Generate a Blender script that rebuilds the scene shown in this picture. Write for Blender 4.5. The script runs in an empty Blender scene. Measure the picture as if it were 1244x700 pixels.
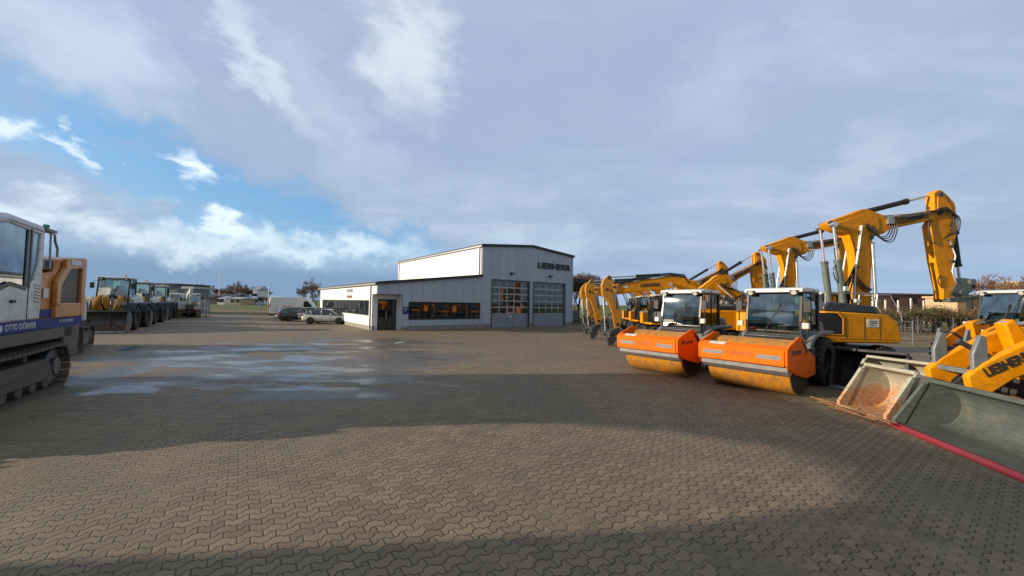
import bpy, math, random
from mathutils import Vector, Matrix
random.seed(7)
C = bpy.data.collections.new('yard'); S = bpy.context.scene; S.collection.children.link(C)
R = math.radians; PI = math.pi

# ---------------------------------------------------------------- camera
F, PITCH, ROLL, H = 460.0, .040, .017, 2.4
_c, _s = math.cos(ROLL), math.sin(ROLL)
_V = Vector((0, -math.sin(PITCH), math.cos(PITCH))); _R = Vector((1, 0, 0)); FWD = Vector((0, math.cos(PITCH), math.sin(PITCH)))
RT = _c*_R + _s*_V; UP = _c*_V - _s*_R
cd = bpy.data.cameras.new('camera'); cam = bpy.data.objects.new('camera', cd); C.objects.link(cam)
cd.sensor_width = 36; cd.lens = 36*F/1244; cd.clip_end = 4000; cd.clip_start = .05
cam.matrix_world = Matrix(((RT.x, UP.x, -FWD.x, 0), (RT.y, UP.y, -FWD.y, 0), (RT.z, UP.z, -FWD.z, H), (0, 0, 0, 1)))
S.camera = cam
def ray(px, py): return RT*((px-622)/F) + UP*((350-py)/F) + FWD
def at(px, py, Y):
    r = ray(px, py); t = Y/r.y; return Vector((r.x*t, Y, H + r.z*t))
def gnd(px, py):
    r = ray(px, py); t = -H/r.z; return Vector((r.x*t, r.y*t, 0))

# ---------------------------------------------------------------- materials
class NT:
    def __init__(s, nt): s.nt = nt; s.n = nt.nodes; s.l = nt.links
    def new(s, t, **k):
        n = s.n.new(t)
        for a, v in k.items(): setattr(n, a, v)
        return n
    def put(s, inp, v):
        if hasattr(v, 'is_linked') or isinstance(v, bpy.types.NodeSocket): s.l.new(v, inp)
        else:
            if isinstance(v, (tuple, list)) and len(v) == 3 and inp.type == 'RGBA': v = (*v, 1)
            inp.default_value = v
    def m(s, op, a, b=0.0, c=0.0, clamp=False):
        n = s.new('ShaderNodeMath', operation=op, use_clamp=clamp)
        for i, v in enumerate((a, b, c)): s.put(n.inputs[i], v)
        return n.outputs[0]
    def mix(s, f, a, b, t='MIX'):
        n = s.new('ShaderNodeMix', data_type='RGBA', blend_type=t); s.put(n.inputs[0], f); s.put(n.inputs[6], a); s.put(n.inputs[7], b); return n.outputs[2]
    def noise(s, v, scale, detail=4, rough=.55, dist=0, out=0):
        n = s.new('ShaderNodeTexNoise'); s.put(n.inputs['Scale'], scale); n.inputs['Detail'].default_value = detail
        n.inputs['Roughness'].default_value = rough; n.inputs['Distortion'].default_value = dist
        if v is not None: s.l.new(v, n.inputs['Vector'])
        return n.outputs[out]
    def sm(s, v, a, b, lo=0.0, hi=1.0):
        n = s.new('ShaderNodeMapRange', interpolation_type='SMOOTHSTEP'); s.put(n.inputs[0], v)
        for i, q in zip((1, 2, 3, 4), (a, b, lo, hi)): n.inputs[i].default_value = q
        return n.outputs[0]
    def xyz(s, v):
        n = s.new('ShaderNodeSeparateXYZ'); s.l.new(v, n.inputs[0]); return n.outputs
    def vec(s, x, y, z):
        n = s.new('ShaderNodeCombineXYZ')
        for i, v in enumerate((x, y, z)): s.put(n.inputs[i], v)
        return n.outputs[0]
    def mapv(s, v, sc=(1, 1, 1), rot=(0, 0, 0), loc=(0, 0, 0)):
        n = s.new('ShaderNodeMapping'); s.l.new(v, n.inputs[0]); n.inputs[1].default_value = loc; n.inputs[2].default_value = rot; n.inputs[3].default_value = sc
        return n.outputs[0]
    def bump(s, h, strength=.3, dist=.01, nrm=None):
        n = s.new('ShaderNodeBump'); n.inputs['Strength'].default_value = strength; n.inputs['Distance'].default_value = dist; s.l.new(h, n.inputs['Height'])
        if nrm is not None: s.l.new(nrm, n.inputs['Normal'])
        return n.outputs[0]
def mat(name):
    m = bpy.data.materials.new(name); m.use_nodes = True; t = NT(m.node_tree)
    b = t.n['Principled BSDF']; tc = t.new('ShaderNodeTexCoord'); return m, t, b, tc.outputs['Object']
def paint(name, col, rough=.38, var=.25, grime=.35, metal=0.0, coat=.15, scale=5, gcol=(.09, .075, .055), spec=.4):
    m, t, b, o = mat(name)
    n1 = t.noise(o, scale, 5); n2 = t.noise(o, scale*7, 6, .7)
    z = t.xyz(o)[2]
    c = t.mix(t.sm(n1, .3, .75), col, tuple(x*(1-var) for x in col))
    g = t.m('MULTIPLY', t.sm(n2, .5, .78), grime)
    low = t.m('MULTIPLY', t.sm(z, 1.2, .1), t.m('MULTIPLY', t.sm(n1, .35, .7), grime))
    c = t.mix(t.m('MAXIMUM', g, low), c, gcol)
    t.put(b.inputs['Base Color'], c); t.put(b.inputs['Roughness'], t.m('ADD', t.m('MULTIPLY', n2, .3), rough-.12))
    b.inputs['Specular IOR Level'].default_value = spec; b.inputs['Metallic'].default_value = metal; b.inputs['Coat Weight'].default_value = coat; b.inputs['Coat Roughness'].default_value = .2
    t.put(b.inputs['Normal'], t.bump(n2, .12, .004))
    return m
YEL = (.80, .30, .0)
M = {
 'yellow': paint('yellow_paint', YEL, coat=.05, spec=.2, grime=.45, gcol=(.16, .10, .05)), 'yellow2': paint('amber_paint', (.62, .27, .02), var=.35, grime=.5),
 'ochre': paint('ochre_orange_paint', (.62, .26, .07), grime=.45),
 'orange': paint('orange_paint', (.92, .155, .0), coat=.0, rough=.55, spec=.12, grime=.45, var=.15), 'strip': paint('grey_reflector', (.22, .23, .24), rough=.5), 'white': paint('white_paint', (.82, .82, .79), grime=.12),
 'cabwhite': paint('off_white_paint', (.66, .67, .66), grime=.4), 'grey': paint('grey_paint', (.16, .18, .19), grime=.3),
 'dgrey': paint('dark_grey_paint', (.045, .05, .055), grime=.35), 'black': paint('black_plastic', (.016, .017, .018), rough=.5, grime=.2),
 'blue': paint('blue_paint', (.006, .035, .20), grime=.0, coat=0, rough=.6), 'steel': paint('dull_steel', (.42, .42, .42), rough=.4, metal=.8, grime=.4),
 'chrome': paint('bright_steel', (.78, .78, .78), rough=.22, metal=.9, grime=.1, coat=0), 'silver': paint('silver_car_paint', (.68, .66, .60), rough=.35, metal=.15, coat=.6, grime=.12),
 'blackcar': paint('black_car_paint', (.015, .016, .02), rough=.25, coat=.7, grime=.15), 'greencyl': paint('grey_green_paint', (.12, .15, .13)),
 'red': paint('red_paint', (.30, .018, .03), rough=.4, grime=.25), 'redlamp': paint('red_lamp', (.5, .02, .02), rough=.2), 'lamp': paint('lamp_glass', (.75, .75, .72), rough=.15, grime=.05, metal=.3),
 'sticker': paint('white_sticker', (.7, .7, .62), grime=.3), 'greyletter': paint('dark_letter', (.03, .03, .035), rough=.5, grime=.1), 'mutedletter': paint('muted_orange_letter', (.35, .10, .03), rough=.5, grime=.1),
 'whiteletter': paint('white_letter', (.6, .62, .66), grime=.1), 'greenlamp': paint('green_lamp', (.01, .35, .15), rough=.2, grime=0),
 'orangelamp': paint('orange_lamp', (.8, .25, .02), rough=.2, grime=0), 'rim': paint('alloy_rim', (.5, .5, .5), rough=.45, grime=.15), 'board': paint('splintered_board', (.26, .13, .06), rough=.9, coat=0, scale=12), 'seat': paint('seat_fabric', (.03, .035, .04), rough=.8, grime=.1),
 'galv': paint('galvanised_steel', (.45, .46, .47), rough=.45, metal=.6, grime=.2), 'concrete': paint('concrete', (.32, .31, .29), rough=.9, grime=.3, coat=0),
 'track': paint('muddy_track_steel', (.12, .095, .07), rough=.75, grime=.6, coat=0, gcol=(.17, .13, .09), scale=9),
}
def tyre_mat():
    m, t, b, o = mat('tyre_rubber'); n = t.noise(o, 9, 5)
    t.put(b.inputs['Base Color'], t.mix(t.sm(n, .45, .75), (.017, .017, .018), (.07, .058, .045))); b.inputs['Roughness'].default_value = .85
    t.put(b.inputs['Normal'], t.bump(t.noise(o, 30), .3, .01)); return m
M['tyre'] = tyre_mat()
def glass_mat(name, tint, refl, rough=.02):
    m, t, b, o = mat(name); t.n.remove(b); out = t.n['Material Output']
    tr = t.new('ShaderNodeBsdfTransparent'); tr.inputs[0].default_value = (*tint, 1); g = t.new('ShaderNodeBsdfGlossy'); g.inputs[1].default_value = rough
    g.inputs[0].default_value = (.85, .92, .95, 1)
    fr = t.new('ShaderNodeFresnel'); fr.inputs[0].default_value = 1.5; mx = t.new('ShaderNodeMixShader')
    t.put(mx.inputs[0], t.m('ADD', fr.outputs[0], t.m('MULTIPLY', t.noise(o, 2.5), refl), clamp=True)); t.l.new(tr.outputs[0], mx.inputs[1]); t.l.new(g.outputs[0], mx.inputs[2]); t.l.new(mx.outputs[0], out.inputs[0])
    return m
M['glass'] = glass_mat('tinted_cab_glass', (.5, .7, .66), .42)
M['carglass'] = glass_mat('dark_car_glass', (.08, .1, .11), .2)
def mirror_mat():
    m, t, b, o = mat('dark_window_glass'); b.inputs['Base Color'].default_value = (.012, .016, .02, 1); b.inputs['Roughness'].default_value = .03
    b.inputs['IOR'].default_value = 1.9
    t.put(b.inputs['Normal'], t.bump(t.noise(o, .9, 2), .05, .05)); return m
M['window'] = mirror_mat()
def drum_mat():
    m, t, b, o = mat('scuffed_yellow_drum'); x = t.xyz(o)
    a = t.m('ARCTAN2', t.m('SUBTRACT', x[2], .75), x[0])
    v = t.vec(t.m('MULTIPLY', a, 1.2), t.m('MULTIPLY', x[1], 14), 0)
    n = t.noise(v, 2.2, 7, .75); n2 = t.noise(o, 3, 4); n3 = t.noise(o, 40, 3)
    c = t.mix(t.sm(n, .35, .65), (.60, .25, .012), (.30, .125, .015)); c = t.mix(t.m('MULTIPLY', t.sm(n2, .42, .66), .75), c, (.22, .12, .045))
    c = t.mix(t.sm(n3, .62, .8), c, (.3, .2, .1))
    t.put(b.inputs['Base Color'], c); b.inputs['Roughness'].default_value = .55; t.put(b.inputs['Normal'], t.bump(n, .25, .005)); return m
M['drum'] = drum_mat()
def bucket_mat(name, base, rust, seed):
    m, t, b, o = mat(name); ov = t.mapv(o, loc=(seed, 0, 0)); z = t.xyz(o)[2]; y = t.xyz(o)[1]
    n = t.noise(ov, 2.0, 8, .65, .6); n2 = t.noise(t.mapv(ov, (3, 3, 18)), 1.6, 6, .7); n3 = t.noise(ov, 14, 5, .7)
    c = t.mix(t.sm(n2, .35, .7), base, tuple(q*1.5 for q in base)); c = t.mix(t.m('MULTIPLY', t.sm(n3, .6, .75), .5), c, tuple(q*.5 for q in base))
    lowm = t.sm(t.m('SUBTRACT', z, t.m('MULTIPLY', n, 1.3)), -.12+.2*rust, -.42+.2*rust)
    rm = t.m('MULTIPLY', t.m('ADD', t.m('MULTIPLY', lowm, .95), t.m('MULTIPLY', t.sm(n, .58, .7), .5)), rust, clamp=True)
    rc = t.mix(t.sm(n3, .35, .65), (.28, .06, .012), (.62, .26, .06)); c = t.mix(rm, c, rc)
    dust = t.m('MULTIPLY', t.sm(n, .45, .7), .10+.6*rust); c = t.mix(dust, c, (.33, .29, .22))
    t.put(b.inputs['Base Color'], c); t.put(b.inputs['Roughness'], t.m('ADD', .42, t.m('MULTIPLY', rm, .4))); t.put(b.inputs['Normal'], t.bump(n3, .2, .006))
    return m
M['bucket'] = bucket_mat('grey_green_bucket_steel', (.060, .078, .072), .02, 3.0); M['bucketrust'] = bucket_mat('rusty_worn_bucket_steel', (.30, .30, .24), .75, 9.0)
M['bucketdark'] = bucket_mat('black_bucket_steel', (.018, .02, .023), .1, 5.0); M['bucketmid'] = bucket_mat('worn_dark_bucket_steel', (.05, .055, .056), .3, 1.0)
def cladding(name, col, pitch=1.0, axis=0):
    m, t, b, o = mat(name); x = t.xyz(o)[axis]
    f = t.m('FRACT', t.m('DIVIDE', x, pitch)); seam = t.m('LESS_THAN', f, .035)
    f2 = t.m('FRACT', t.m('DIVIDE', x, pitch/8)); rib = t.m('PINGPONG', f2, .5)
    pid = t.new('ShaderNodeTexWhiteNoise', noise_dimensions='1D'); t.put(pid.inputs['W'], t.m('FLOOR', t.m('DIVIDE', x, pitch)))
    n = t.noise(t.mapv(o, (1, 1, .25)), 1.2, 5)
    k = t.m('ADD', .9, t.m('ADD', t.m('MULTIPLY', pid.outputs[0], .06), t.m('MULTIPLY', n, .1)))
    mx = t.new('ShaderNodeVectorMath', operation='SCALE'); mx.inputs[0].default_value = col; t.put(mx.inputs['Scale'], k)
    c = t.mix(t.m('MULTIPLY', seam, .55), mx.outputs[0], (.03, .03, .035))
    t.put(b.inputs['Base Color'], c); b.inputs['Roughness'].default_value = .5; t.put(b.inputs['Normal'], t.bump(rib, .35, .006)); return m
M['clad'] = cladding('grey_metal_cladding', (.40, .46, .53)); M['cladwhite'] = cladding('white_metal_cladding', (.83, .83, .82), 1.0, 1)
M['gatepanel'] = cladding('grey_gate_panel', (.26, .31, .38), .55, 2)
def ground_noise(name, cols, sc, rough=.95, bump=.4):
    m, t, b, o = mat(name); n = t.noise(o, sc, 8, .65); n2 = t.noise(o, sc*.08, 4); n3 = t.noise(o, sc*9, 3)
    c = t.mix(t.sm(n, .35, .65), cols[0], cols[1]); c = t.mix(t.sm(n2, .4, .65), c, cols[2]); c = t.mix(t.m('MULTIPLY', t.sm(n3, .5, .8), .5), c, tuple(q*.4 for q in cols[0]))
    t.put(b.inputs['Base Color'], c); b.inputs['Roughness'].default_value = rough; b.inputs['Specular IOR Level'].default_value = .15; t.put(b.inputs['Normal'], t.bump(n, bump, .1)); return m
M['meadow'] = ground_noise('meadow_grass', ((.075, .12, .025), (.12, .15, .04), (.16, .15, .06)), .8)
M['verge'] = ground_noise('verge_grass', ((.045, .085, .02), (.07, .11, .03), (.10, .10, .045)), 1.5)
M['soil'] = ground_noise('bare_soil', ((.20, .13, .08), (.26, .18, .11), (.15, .12, .06)), 1.0)
M['brick'] = cladding('red_brown_facade', (.15, .075, .065), 3.0); M['sand'] = paint('sandstone_render', (.55, .40, .24), rough=.9, coat=0)
M['roofdark'] = paint('dark_roofing', (.03, .033, .038), rough=.6, grime=.1); M['bark'] = paint('bark', (.11, .085, .065), rough=.95, coat=0, scale=3)
M['twig'] = paint('twig', (.15, .105, .08), rough=.95, coat=0); M['twig2'] = paint('reddish_twig', (.20, .115, .07), rough=.95, coat=0)
M['leaf'] = paint('dull_olive_leaf', (.12, .10, .045), rough=.8, coat=0, var=.5); M['leafbrown'] = paint('dry_brown_leaf', (.19, .13, .06), rough=.85, coat=0, var=.5)
M['leafgreen'] = paint('evergreen_leaf', (.04, .065, .025), rough=.8, coat=0, var=.4)

def paving():
    m, t, b, o = mat('interlocking_block_paving'); A = R(35.5); L, Wd = .218, .126
    x, y, z = t.xyz(o)
    u = t.m('ADD', t.m('MULTIPLY', x, math.cos(A)), t.m('MULTIPLY', y, math.sin(A)))
    v = t.m('SUBTRACT', t.m('MULTIPLY', y, math.cos(A)), t.m('MULTIPLY', x, math.sin(A)))
    w = t.m('SINE', t.m('MULTIPLY', u, 2*PI/L)); w = t.m('MULTIPLY', t.m('MINIMUM', t.m('MAXIMUM', t.m('MULTIPLY', w, 2.6), -1), 1), .021)
    jog = t.m('MULTIPLY', t.m('SUBTRACT', t.noise(o, 6, 2), .5), .012)
    vv = t.m('DIVIDE', t.m('ADD', t.m('ADD', v, w), jog), Wd); j = t.m('FLOOR', vv); fv = t.m('SUBTRACT', vv, j)
    uu = t.m('ADD', t.m('DIVIDE', u, L), t.m('MULTIPLY', t.m('MODULO', t.m('ABSOLUTE', j), 2), .5)); i = t.m('FLOOR', t.m('ADD', uu, .25)); fu = t.m('SUBTRACT', t.m('ADD', uu, .25), i)
    du = t.m('MULTIPLY', t.m('PINGPONG', fu, .5), L); dv = t.m('MULTIPLY', t.m('PINGPONG', fv, .5), Wd); d = t.m('MINIMUM', du, dv)
    # joints are narrower in the transverse direction and partly filled with sand
    steep = t.m('LESS_THAN', t.m('ABSOLUTE', w), .0205); dvp = t.m('MULTIPLY', dv, t.m('SUBTRACT', 1, t.m('MULTIPLY', steep, .42)))
    fill = t.noise(o, 1.3, 5); joint = t.m('MAXIMUM', t.sm(du, .0075, .0028), t.sm(dvp, .0095, .0042)); edge = t.sm(t.m('MINIMUM', du, t.m('MULTIPLY', dvp, .8)), 0.0, .013)
    wn = t.new('ShaderNodeTexWhiteNoise', noise_dimensions='2D'); t.put(wn.inputs['Vector'], t.vec(i, j, 0))
    big = t.noise(o, .16, 6, .6); mid = t.noise(o, 1.1, 7, .65); fine = t.noise(o, 55, 4, .7); mic = t.noise(o, 260, 2)
    c = t.mix(wn.outputs[0], (.170, .121, .076), (.275, .198, .124)); c = t.mix(t.m('MULTIPLY', t.sm(big, .38, .66), .75), c, (.160, .128, .086))
    c = t.mix(t.m('MULTIPLY', t.sm(mid, .42, .7), .5), c, (.27, .20, .125)); c = t.mix(t.m('MULTIPLY', t.sm(fine, .45, .72), .45), c, (.085, .068, .055))
    c = t.mix(t.m('MULTIPLY', t.sm(mic, .55, .8), .35), c, (.34, .29, .23))
    # scuff marks and crumbs of lime
    rot = t.mapv(o, (1.2, 9, 1), (0, 0, R(-40))); sc1 = t.m('MULTIPLY', t.sm(t.noise(rot, .9, 8, .8), .66, .74), t.sm(t.noise(o, .5, 3), .5, .62)); c = t.mix(t.m('MULTIPLY', sc1, .45), c, (.42, .37, .30))
    tm = t.m('MULTIPLY', t.sm(t.noise(t.mapv(o, (.05, 1.7, 1), (0, 0, R(-62))), 1.0, 5, .6, .8), .56, .66), t.sm(t.noise(o, .25, 3), .45, .6)); c = t.mix(t.m('MULTIPLY', tm, .4), c, (.075, .06, .045))
    sandm = t.m('MULTIPLY', t.sm(t.noise(o, .42, 7, .72), .55, .7), .5); c = t.mix(sandm, c, (.30, .235, .155))
    mossm = t.m('MULTIPLY', t.sm(t.noise(o, .35, 5, .6), .54, .68), .8)
    jc = t.mix(mossm, (.026, .019, .012), (.07, .075, .03)); jc = t.mix(t.m('MULTIPLY', t.sm(fill, .5, .64), .75), jc, (.17, .135, .10))
    c = t.mix(t.m('MULTIPLY', joint, .85), c, jc)
    # damp patches where puddles are drying
    px = t.sm(t.m('ABSOLUTE', t.m('ADD', x, 9.0)), 10, 2.5); py = t.m('MULTIPLY', t.sm(y, 8, 11), t.sm(y, 30, 15))
    dn = t.noise(t.mapv(o, (.35, 1, 1)), .42, 6, .6, .5); reg = t.m('MULTIPLY', px, py)
    damp = t.m('MULTIPLY', t.sm(t.m('ADD', dn, t.m('MULTIPLY', reg, .16)), .52, .66), t.sm(reg, .03, .4))
    wet = t.m('MULTIPLY', t.sm(t.m('ADD', t.noise(t.mapv(o, (.5, 1, 1)), .85, 5, .6), t.m('MULTIPLY', reg, .12)), .54, .74), t.sm(reg, .05, .45))
    damp = t.m('MAXIMUM', damp, wet)
    oil = t.m('MULTIPLY', t.sm(t.noise(o, .9, 4, .5, .3), .68, .76), .7)
    c = t.mix(t.m('MULTIPLY', damp, .6), c, (.045, .042, .042)); c = t.mix(oil, c, (.05, .043, .038))
    t.put(b.inputs['Base Color'], c)
    r = t.m('ADD', .62, t.m('MULTIPLY', fine, .2)); r = t.m('SUBTRACT', r, t.m('MULTIPLY', damp, .28)); r = t.m('SUBTRACT', r, t.m('MULTIPLY', wet, .28), clamp=True)
    t.put(b.inputs['Roughness'], t.m('MAXIMUM', r, .2)); b.inputs['Specular IOR Level'].default_value = .42
    dry = t.m('SUBTRACT', 1, t.m('MULTIPLY', wet, .75))
    hgt = t.m('ADD', t.m('MULTIPLY', edge, 1.0), t.m('ADD', t.m('MULTIPLY', fine, .35), t.m('MULTIPLY', wn.outputs[0], .25)))
    bn = t.new('ShaderNodeBump'); t.put(bn.inputs['Strength'], t.m('MULTIPLY', dry, .55)); bn.inputs['Distance'].default_value = .008; t.put(bn.inputs['Height'], hgt)
    t.put(b.inputs['Normal'], bn.outputs[0]); return m
M['paving'] = paving()

# ---------------------------------------------------------------- mesh helpers
SPLIT = {'sprocket', 'wheel_arch', 'hydraulic_hose', 'pin', 'reflector_strip', 'drum_face', 'work_lamp', 'lamp_housing', 'boom_pipe', 'stick_pipe', 'orange_panel', 'gutter', 'foot_block', 'column_post'}
class MB:
    def __init__(s): s.v = []; s.f = []
    def add(s, vs, fs):
        b = len(s.v); s.v += [tuple(v) for v in vs]; s.f += [tuple(i+b for i in f) for f in fs]; return s
    def box(s, x0, x1, y0, y1, z0, z1, M_=None):
        vs = [Vector((x, y, z)) for z in (z0, z1) for x, y in ((x0, y0), (x1, y0), (x1, y1), (x0, y1))]
        if M_ is not None: vs = [M_ @ v for v in vs]
        return s.add(vs, [(3, 2, 1, 0), (4, 5, 6, 7), (0, 1, 5, 4), (1, 2, 6, 5), (2, 3, 7, 6), (3, 0, 4, 7)])
    def bar(s, a, b, w, h=None):
        h = h or w; a = Vector(a); b = Vector(b); d = (b-a); L = d.length; d.normalize()
        up = Vector((0, 0, 1)) if abs(d.z) < .95 else Vector((1, 0, 0)); sd = d.cross(up).normalized(); u = sd.cross(d)
        vs = [p + sd*i*w/2 + u*j*h/2 for p in (a, b) for i, j in ((-1, -1), (1, -1), (1, 1), (-1, 1))]
        return s.add(vs, [(3, 2, 1, 0), (4, 5, 6, 7), (0, 1, 5, 4), (1, 2, 6, 5), (2, 3, 7, 6), (3, 0, 4, 7)])
    def cyl(s, a, b, r0, r1=None, n=16):
        r1 = r0 if r1 is None else r1; a = Vector(a); b = Vector(b); d = (b-a).normalized()
        up = Vector((0, 0, 1)) if abs(d.z) < .95 else Vector((1, 0, 0)); sd = d.cross(up).normalized(); u = sd.cross(d)
        vs = [p + (sd*math.cos(2*PI*k/n) + u*math.sin(2*PI*k/n))*r for p, r in ((a, r0), (b, r1)) for k in range(n)]
        fs = [(k, (k+1) % n, n+(k+1) % n, n+k) for k in range(n)] + [tuple(range(n))[::-1], tuple(range(n, 2*n))]
        return s.add(vs, fs)
    def tube(s, pts, r, n=8):
        pts = [Vector(p) for p in pts]; vs = []; fs = []
        for i, p in enumerate(pts):
            d = (pts[min(i+1, len(pts)-1)] - pts[max(i-1, 0)]).normalized()
            up = Vector((0, 1, 0)) if abs(d.y) < .9 else Vector((0, 0, 1)); sd = d.cross(up).normalized(); u = sd.cross(d)
            vs += [p + (sd*math.cos(2*PI*k/n) + u*math.sin(2*PI*k/n))*r for k in range(n)]
            if i: fs += [((i-1)*n+k, (i-1)*n+(k+1) % n, i*n+(k+1) % n, i*n+k) for k in range(n)]
        fs += [tuple(range(n))[::-1], tuple(range((len(pts)-1)*n, len(pts)*n))]
        return s.add(vs, fs)
    def prism(s, poly, y0, y1, tr=None):          # polygon in x,z; extruded along y
        n = len(poly); vs = [Vector((x, y, z)) for y in (y0, y1) for x, z in poly]
        if tr is not None: vs = [tr @ v for v in vs]
        return s.add(vs, [tuple(range(n)), tuple(range(n, 2*n))[::-1]] + [(k, n+k, n+(k+1) % n, (k+1) % n) for k in range(n)])
    def slab(s, poly, z0, z1):                     # polygon in x,y; extruded along z
        n = len(poly); vs = [Vector((x, y, z)) for z in (z0, z1) for x, y in poly]
        return s.add(vs, [tuple(range(n))[::-1], tuple(range(n, 2*n))] + [(k, (k+1) % n, n+(k+1) % n, n+k) for k in range(n)])
    def lathe(s, prof, c, n=32, axis='y'):         # prof: (offset along axis, radius)
        vs = []; fs = []
        for o, r in prof:
            for k in range(n):
                a = 2*PI*k/n; vs.append(Vector((c[0]+r*math.cos(a), c[1]+o, c[2]+r*math.sin(a))))
        for i in range(len(prof)-1):
            fs += [(i*n+k, (i+1)*n+k, (i+1)*n+(k+1) % n, i*n+(k+1) % n) for k in range(n)]
        fs += [tuple(range(n)), tuple(range((len(prof)-1)*n, len(prof)*n))[::-1]]
        return s.add(vs, fs)
    def obj(s, name, m, parent=None, bevel=0.0, smooth=True, ang=35):
        if name in SPLIT and len(s.f):
            par = list(range(len(s.v)))
            def fd(i):
                while par[i] != i: par[i] = par[par[i]]; i = par[i]
                return i
            for f in s.f:
                a = fd(f[0])
                for i in f[1:]: par[fd(i)] = a
            groups = {}
            for f in s.f: groups.setdefault(fd(f[0]), []).append(f)
            if len(groups) > 1:
                out = None
                for fs in groups.values():
                    ids = sorted({i for f in fs for i in f}); mp = {v: k for k, v in enumerate(ids)}; b = MB(); b.v = [s.v[i] for i in ids]; b.f = [tuple(mp[i] for i in f) for f in fs]
                    out = b._obj(name, m, parent, bevel, smooth, ang)
                return out
        return s._obj(name, m, parent, bevel, smooth, ang)
    def _obj(s, name, m, parent=None, bevel=0.0, smooth=True, ang=35):
        me = bpy.data.meshes.new(name); me.from_pydata(s.v, [], s.f); me.validate(); 
        import bmesh
        bm = bmesh.new(); bm.from_mesh(me); bmesh.ops.recalc_face_normals(bm, faces=bm.faces); bm.to_mesh(me); bm.free()
        if smooth:
            me.polygons.foreach_set('use_smooth', [True]*len(me.polygons)); me.set_sharp_from_angle(angle=R(ang))
        me.materials.append(M[m] if isinstance(m, str) else m)
        o = bpy.data.objects.new(name, me); C.objects.link(o)
        if parent: o.parent = parent
        if bevel:
            b = o.modifiers.new('bevel', 'BEVEL'); b.width = bevel; b.segments = 2; b.limit_method = 'ANGLE'; b.angle_limit = R(40)
        return o
def thing(name, label, cat, loc=(0, 0, 0), rz=0.0, group=None):
    o = bpy.data.objects.new(name, None); C.objects.link(o); o.location = loc; o.rotation_euler = (0, 0, rz)
    o['label'] = label; o['category'] = cat; o.empty_display_size = .3
    if group: o['group'] = group
    return o
def tag(o, label, cat, group=None):
    o['label'] = label; o['category'] = cat
    if group: o['group'] = group
    return o
def struct(o): o['kind'] = 'structure'; return o
def kids(o): return [c for c in C.objects if c.parent == o]
def dup(root, loc, rz, label, sc=1.0, group=None):
    def cp(o, par):
        c = o.copy(); C.objects.link(c)
        if par: c.parent = par; c.matrix_parent_inverse = o.matrix_parent_inverse.copy()
        for k in kids(o):
            if k is not c: cp(k, c)
        return c
    r = cp(root, None); r.location = loc; r.rotation_euler = (0, 0, rz); r.scale = (sc, sc, sc); r['label'] = label
    if group: r['group'] = group
    return r
ORI = {'right': Matrix(((1, 0, 0), (0, 0, -1), (0, 1, 0))), 'left': Matrix(((-1, 0, 0), (0, 0, 1), (0, 1, 0))), 'front': Matrix(((0, 0, 1), (1, 0, 0), (0, 1, 0))), 'back': Matrix(((0, 0, -1), (-1, 0, 0), (0, 1, 0)))}
def text(s, h, m, parent, loc, face, width=None, tilt=0.0, name='lettering', bold=.0, ext=.004):
    cu = bpy.data.curves.new('t', 'FONT'); cu.body = s; cu.size = h*1.38; cu.extrude = ext; cu.offset = bold*h; cu.align_x = 'CENTER'; cu.align_y = 'CENTER'
    cu.resolution_u = 3
    to = bpy.data.objects.new('t', cu); C.objects.link(to); bpy.context.view_layer.update()
    me = bpy.data.meshes.new_from_object(to); C.objects.unlink(to); bpy.data.objects.remove(to)
    xs = [v.co.x for v in me.vertices]; k = 1.0 if not width else width/(max(xs)-min(xs))
    rot = ORI[face] @ Matrix.Rotation(tilt, 3, 'Z')
    for v in me.vertices: v.co = rot @ Vector((v.co.x*k, v.co.y, v.co.z)) + Vector(loc)
    me.name = name; me.materials.clear(); me.materials.append(M[m]); o = bpy.data.objects.new(name, me); C.objects.link(o); o.parent = parent; return o
def arc(cx, cz, r, a0, a1, n): return [(cx+r*math.cos(R(a0+(a1-a0)*k/n)), cz+r*math.sin(R(a0+(a1-a0)*k/n))) for k in range(n+1)]

# ---------------------------------------------------------------- shared machine parts
def wheel(parent, x, y, r, w, side, rim='yellow', tread=True, name='wheel', lug=.035):
    b = MB(); h = w/2
    b.lathe([(-h, r*.58), (-h, r*.9), (-h*.8, r*.985), (0, r), (h*.8, r*.985), (h, r*.9), (h, r*.58), (h*.4, r*.56), (-h*.4, r*.56)], (x, y, r), 40)
    if tread:
        for k in range(22):
            a = 2*PI*k/22
            for sg in (-1, 1):
                a2 = a + (0 if sg > 0 else PI/22)
                T = Matrix.Translation((x, y, r)) @ Matrix.Rotation(-a2, 4, 'Y') @ Matrix.Translation((r*.985, sg*h*.5, 0)) @ Matrix.Rotation(sg*.5, 4, 'X')
                b.box(-lug, lug*.8, -h*.52, h*.5, -r*.055, r*.055, T)
    t = b.obj(name, 'tyre', parent)
    d = MB(); s = side; o = y + s*h
    d.lathe([(-h*.7*s, r*.57), (s*h*.75, r*.575), (s*h*.78, r*.52), (s*h*.3, r*.46), (s*h*.3, r*.2), (s*h*.62, r*.18), (s*h*.62, r*.02)], (x, y, r), 28)
    for k in range(8): a = 2*PI*k/8; d.cyl((x+r*.3*math.cos(a), y+s*h*.28, r+r*.3*math.sin(a)), (x+r*.3*math.cos(a), y+s*h*.4, r+r*.3*math.sin(a)), r*.03, n=6)
    d.obj('rim', rim, t); return t
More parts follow.
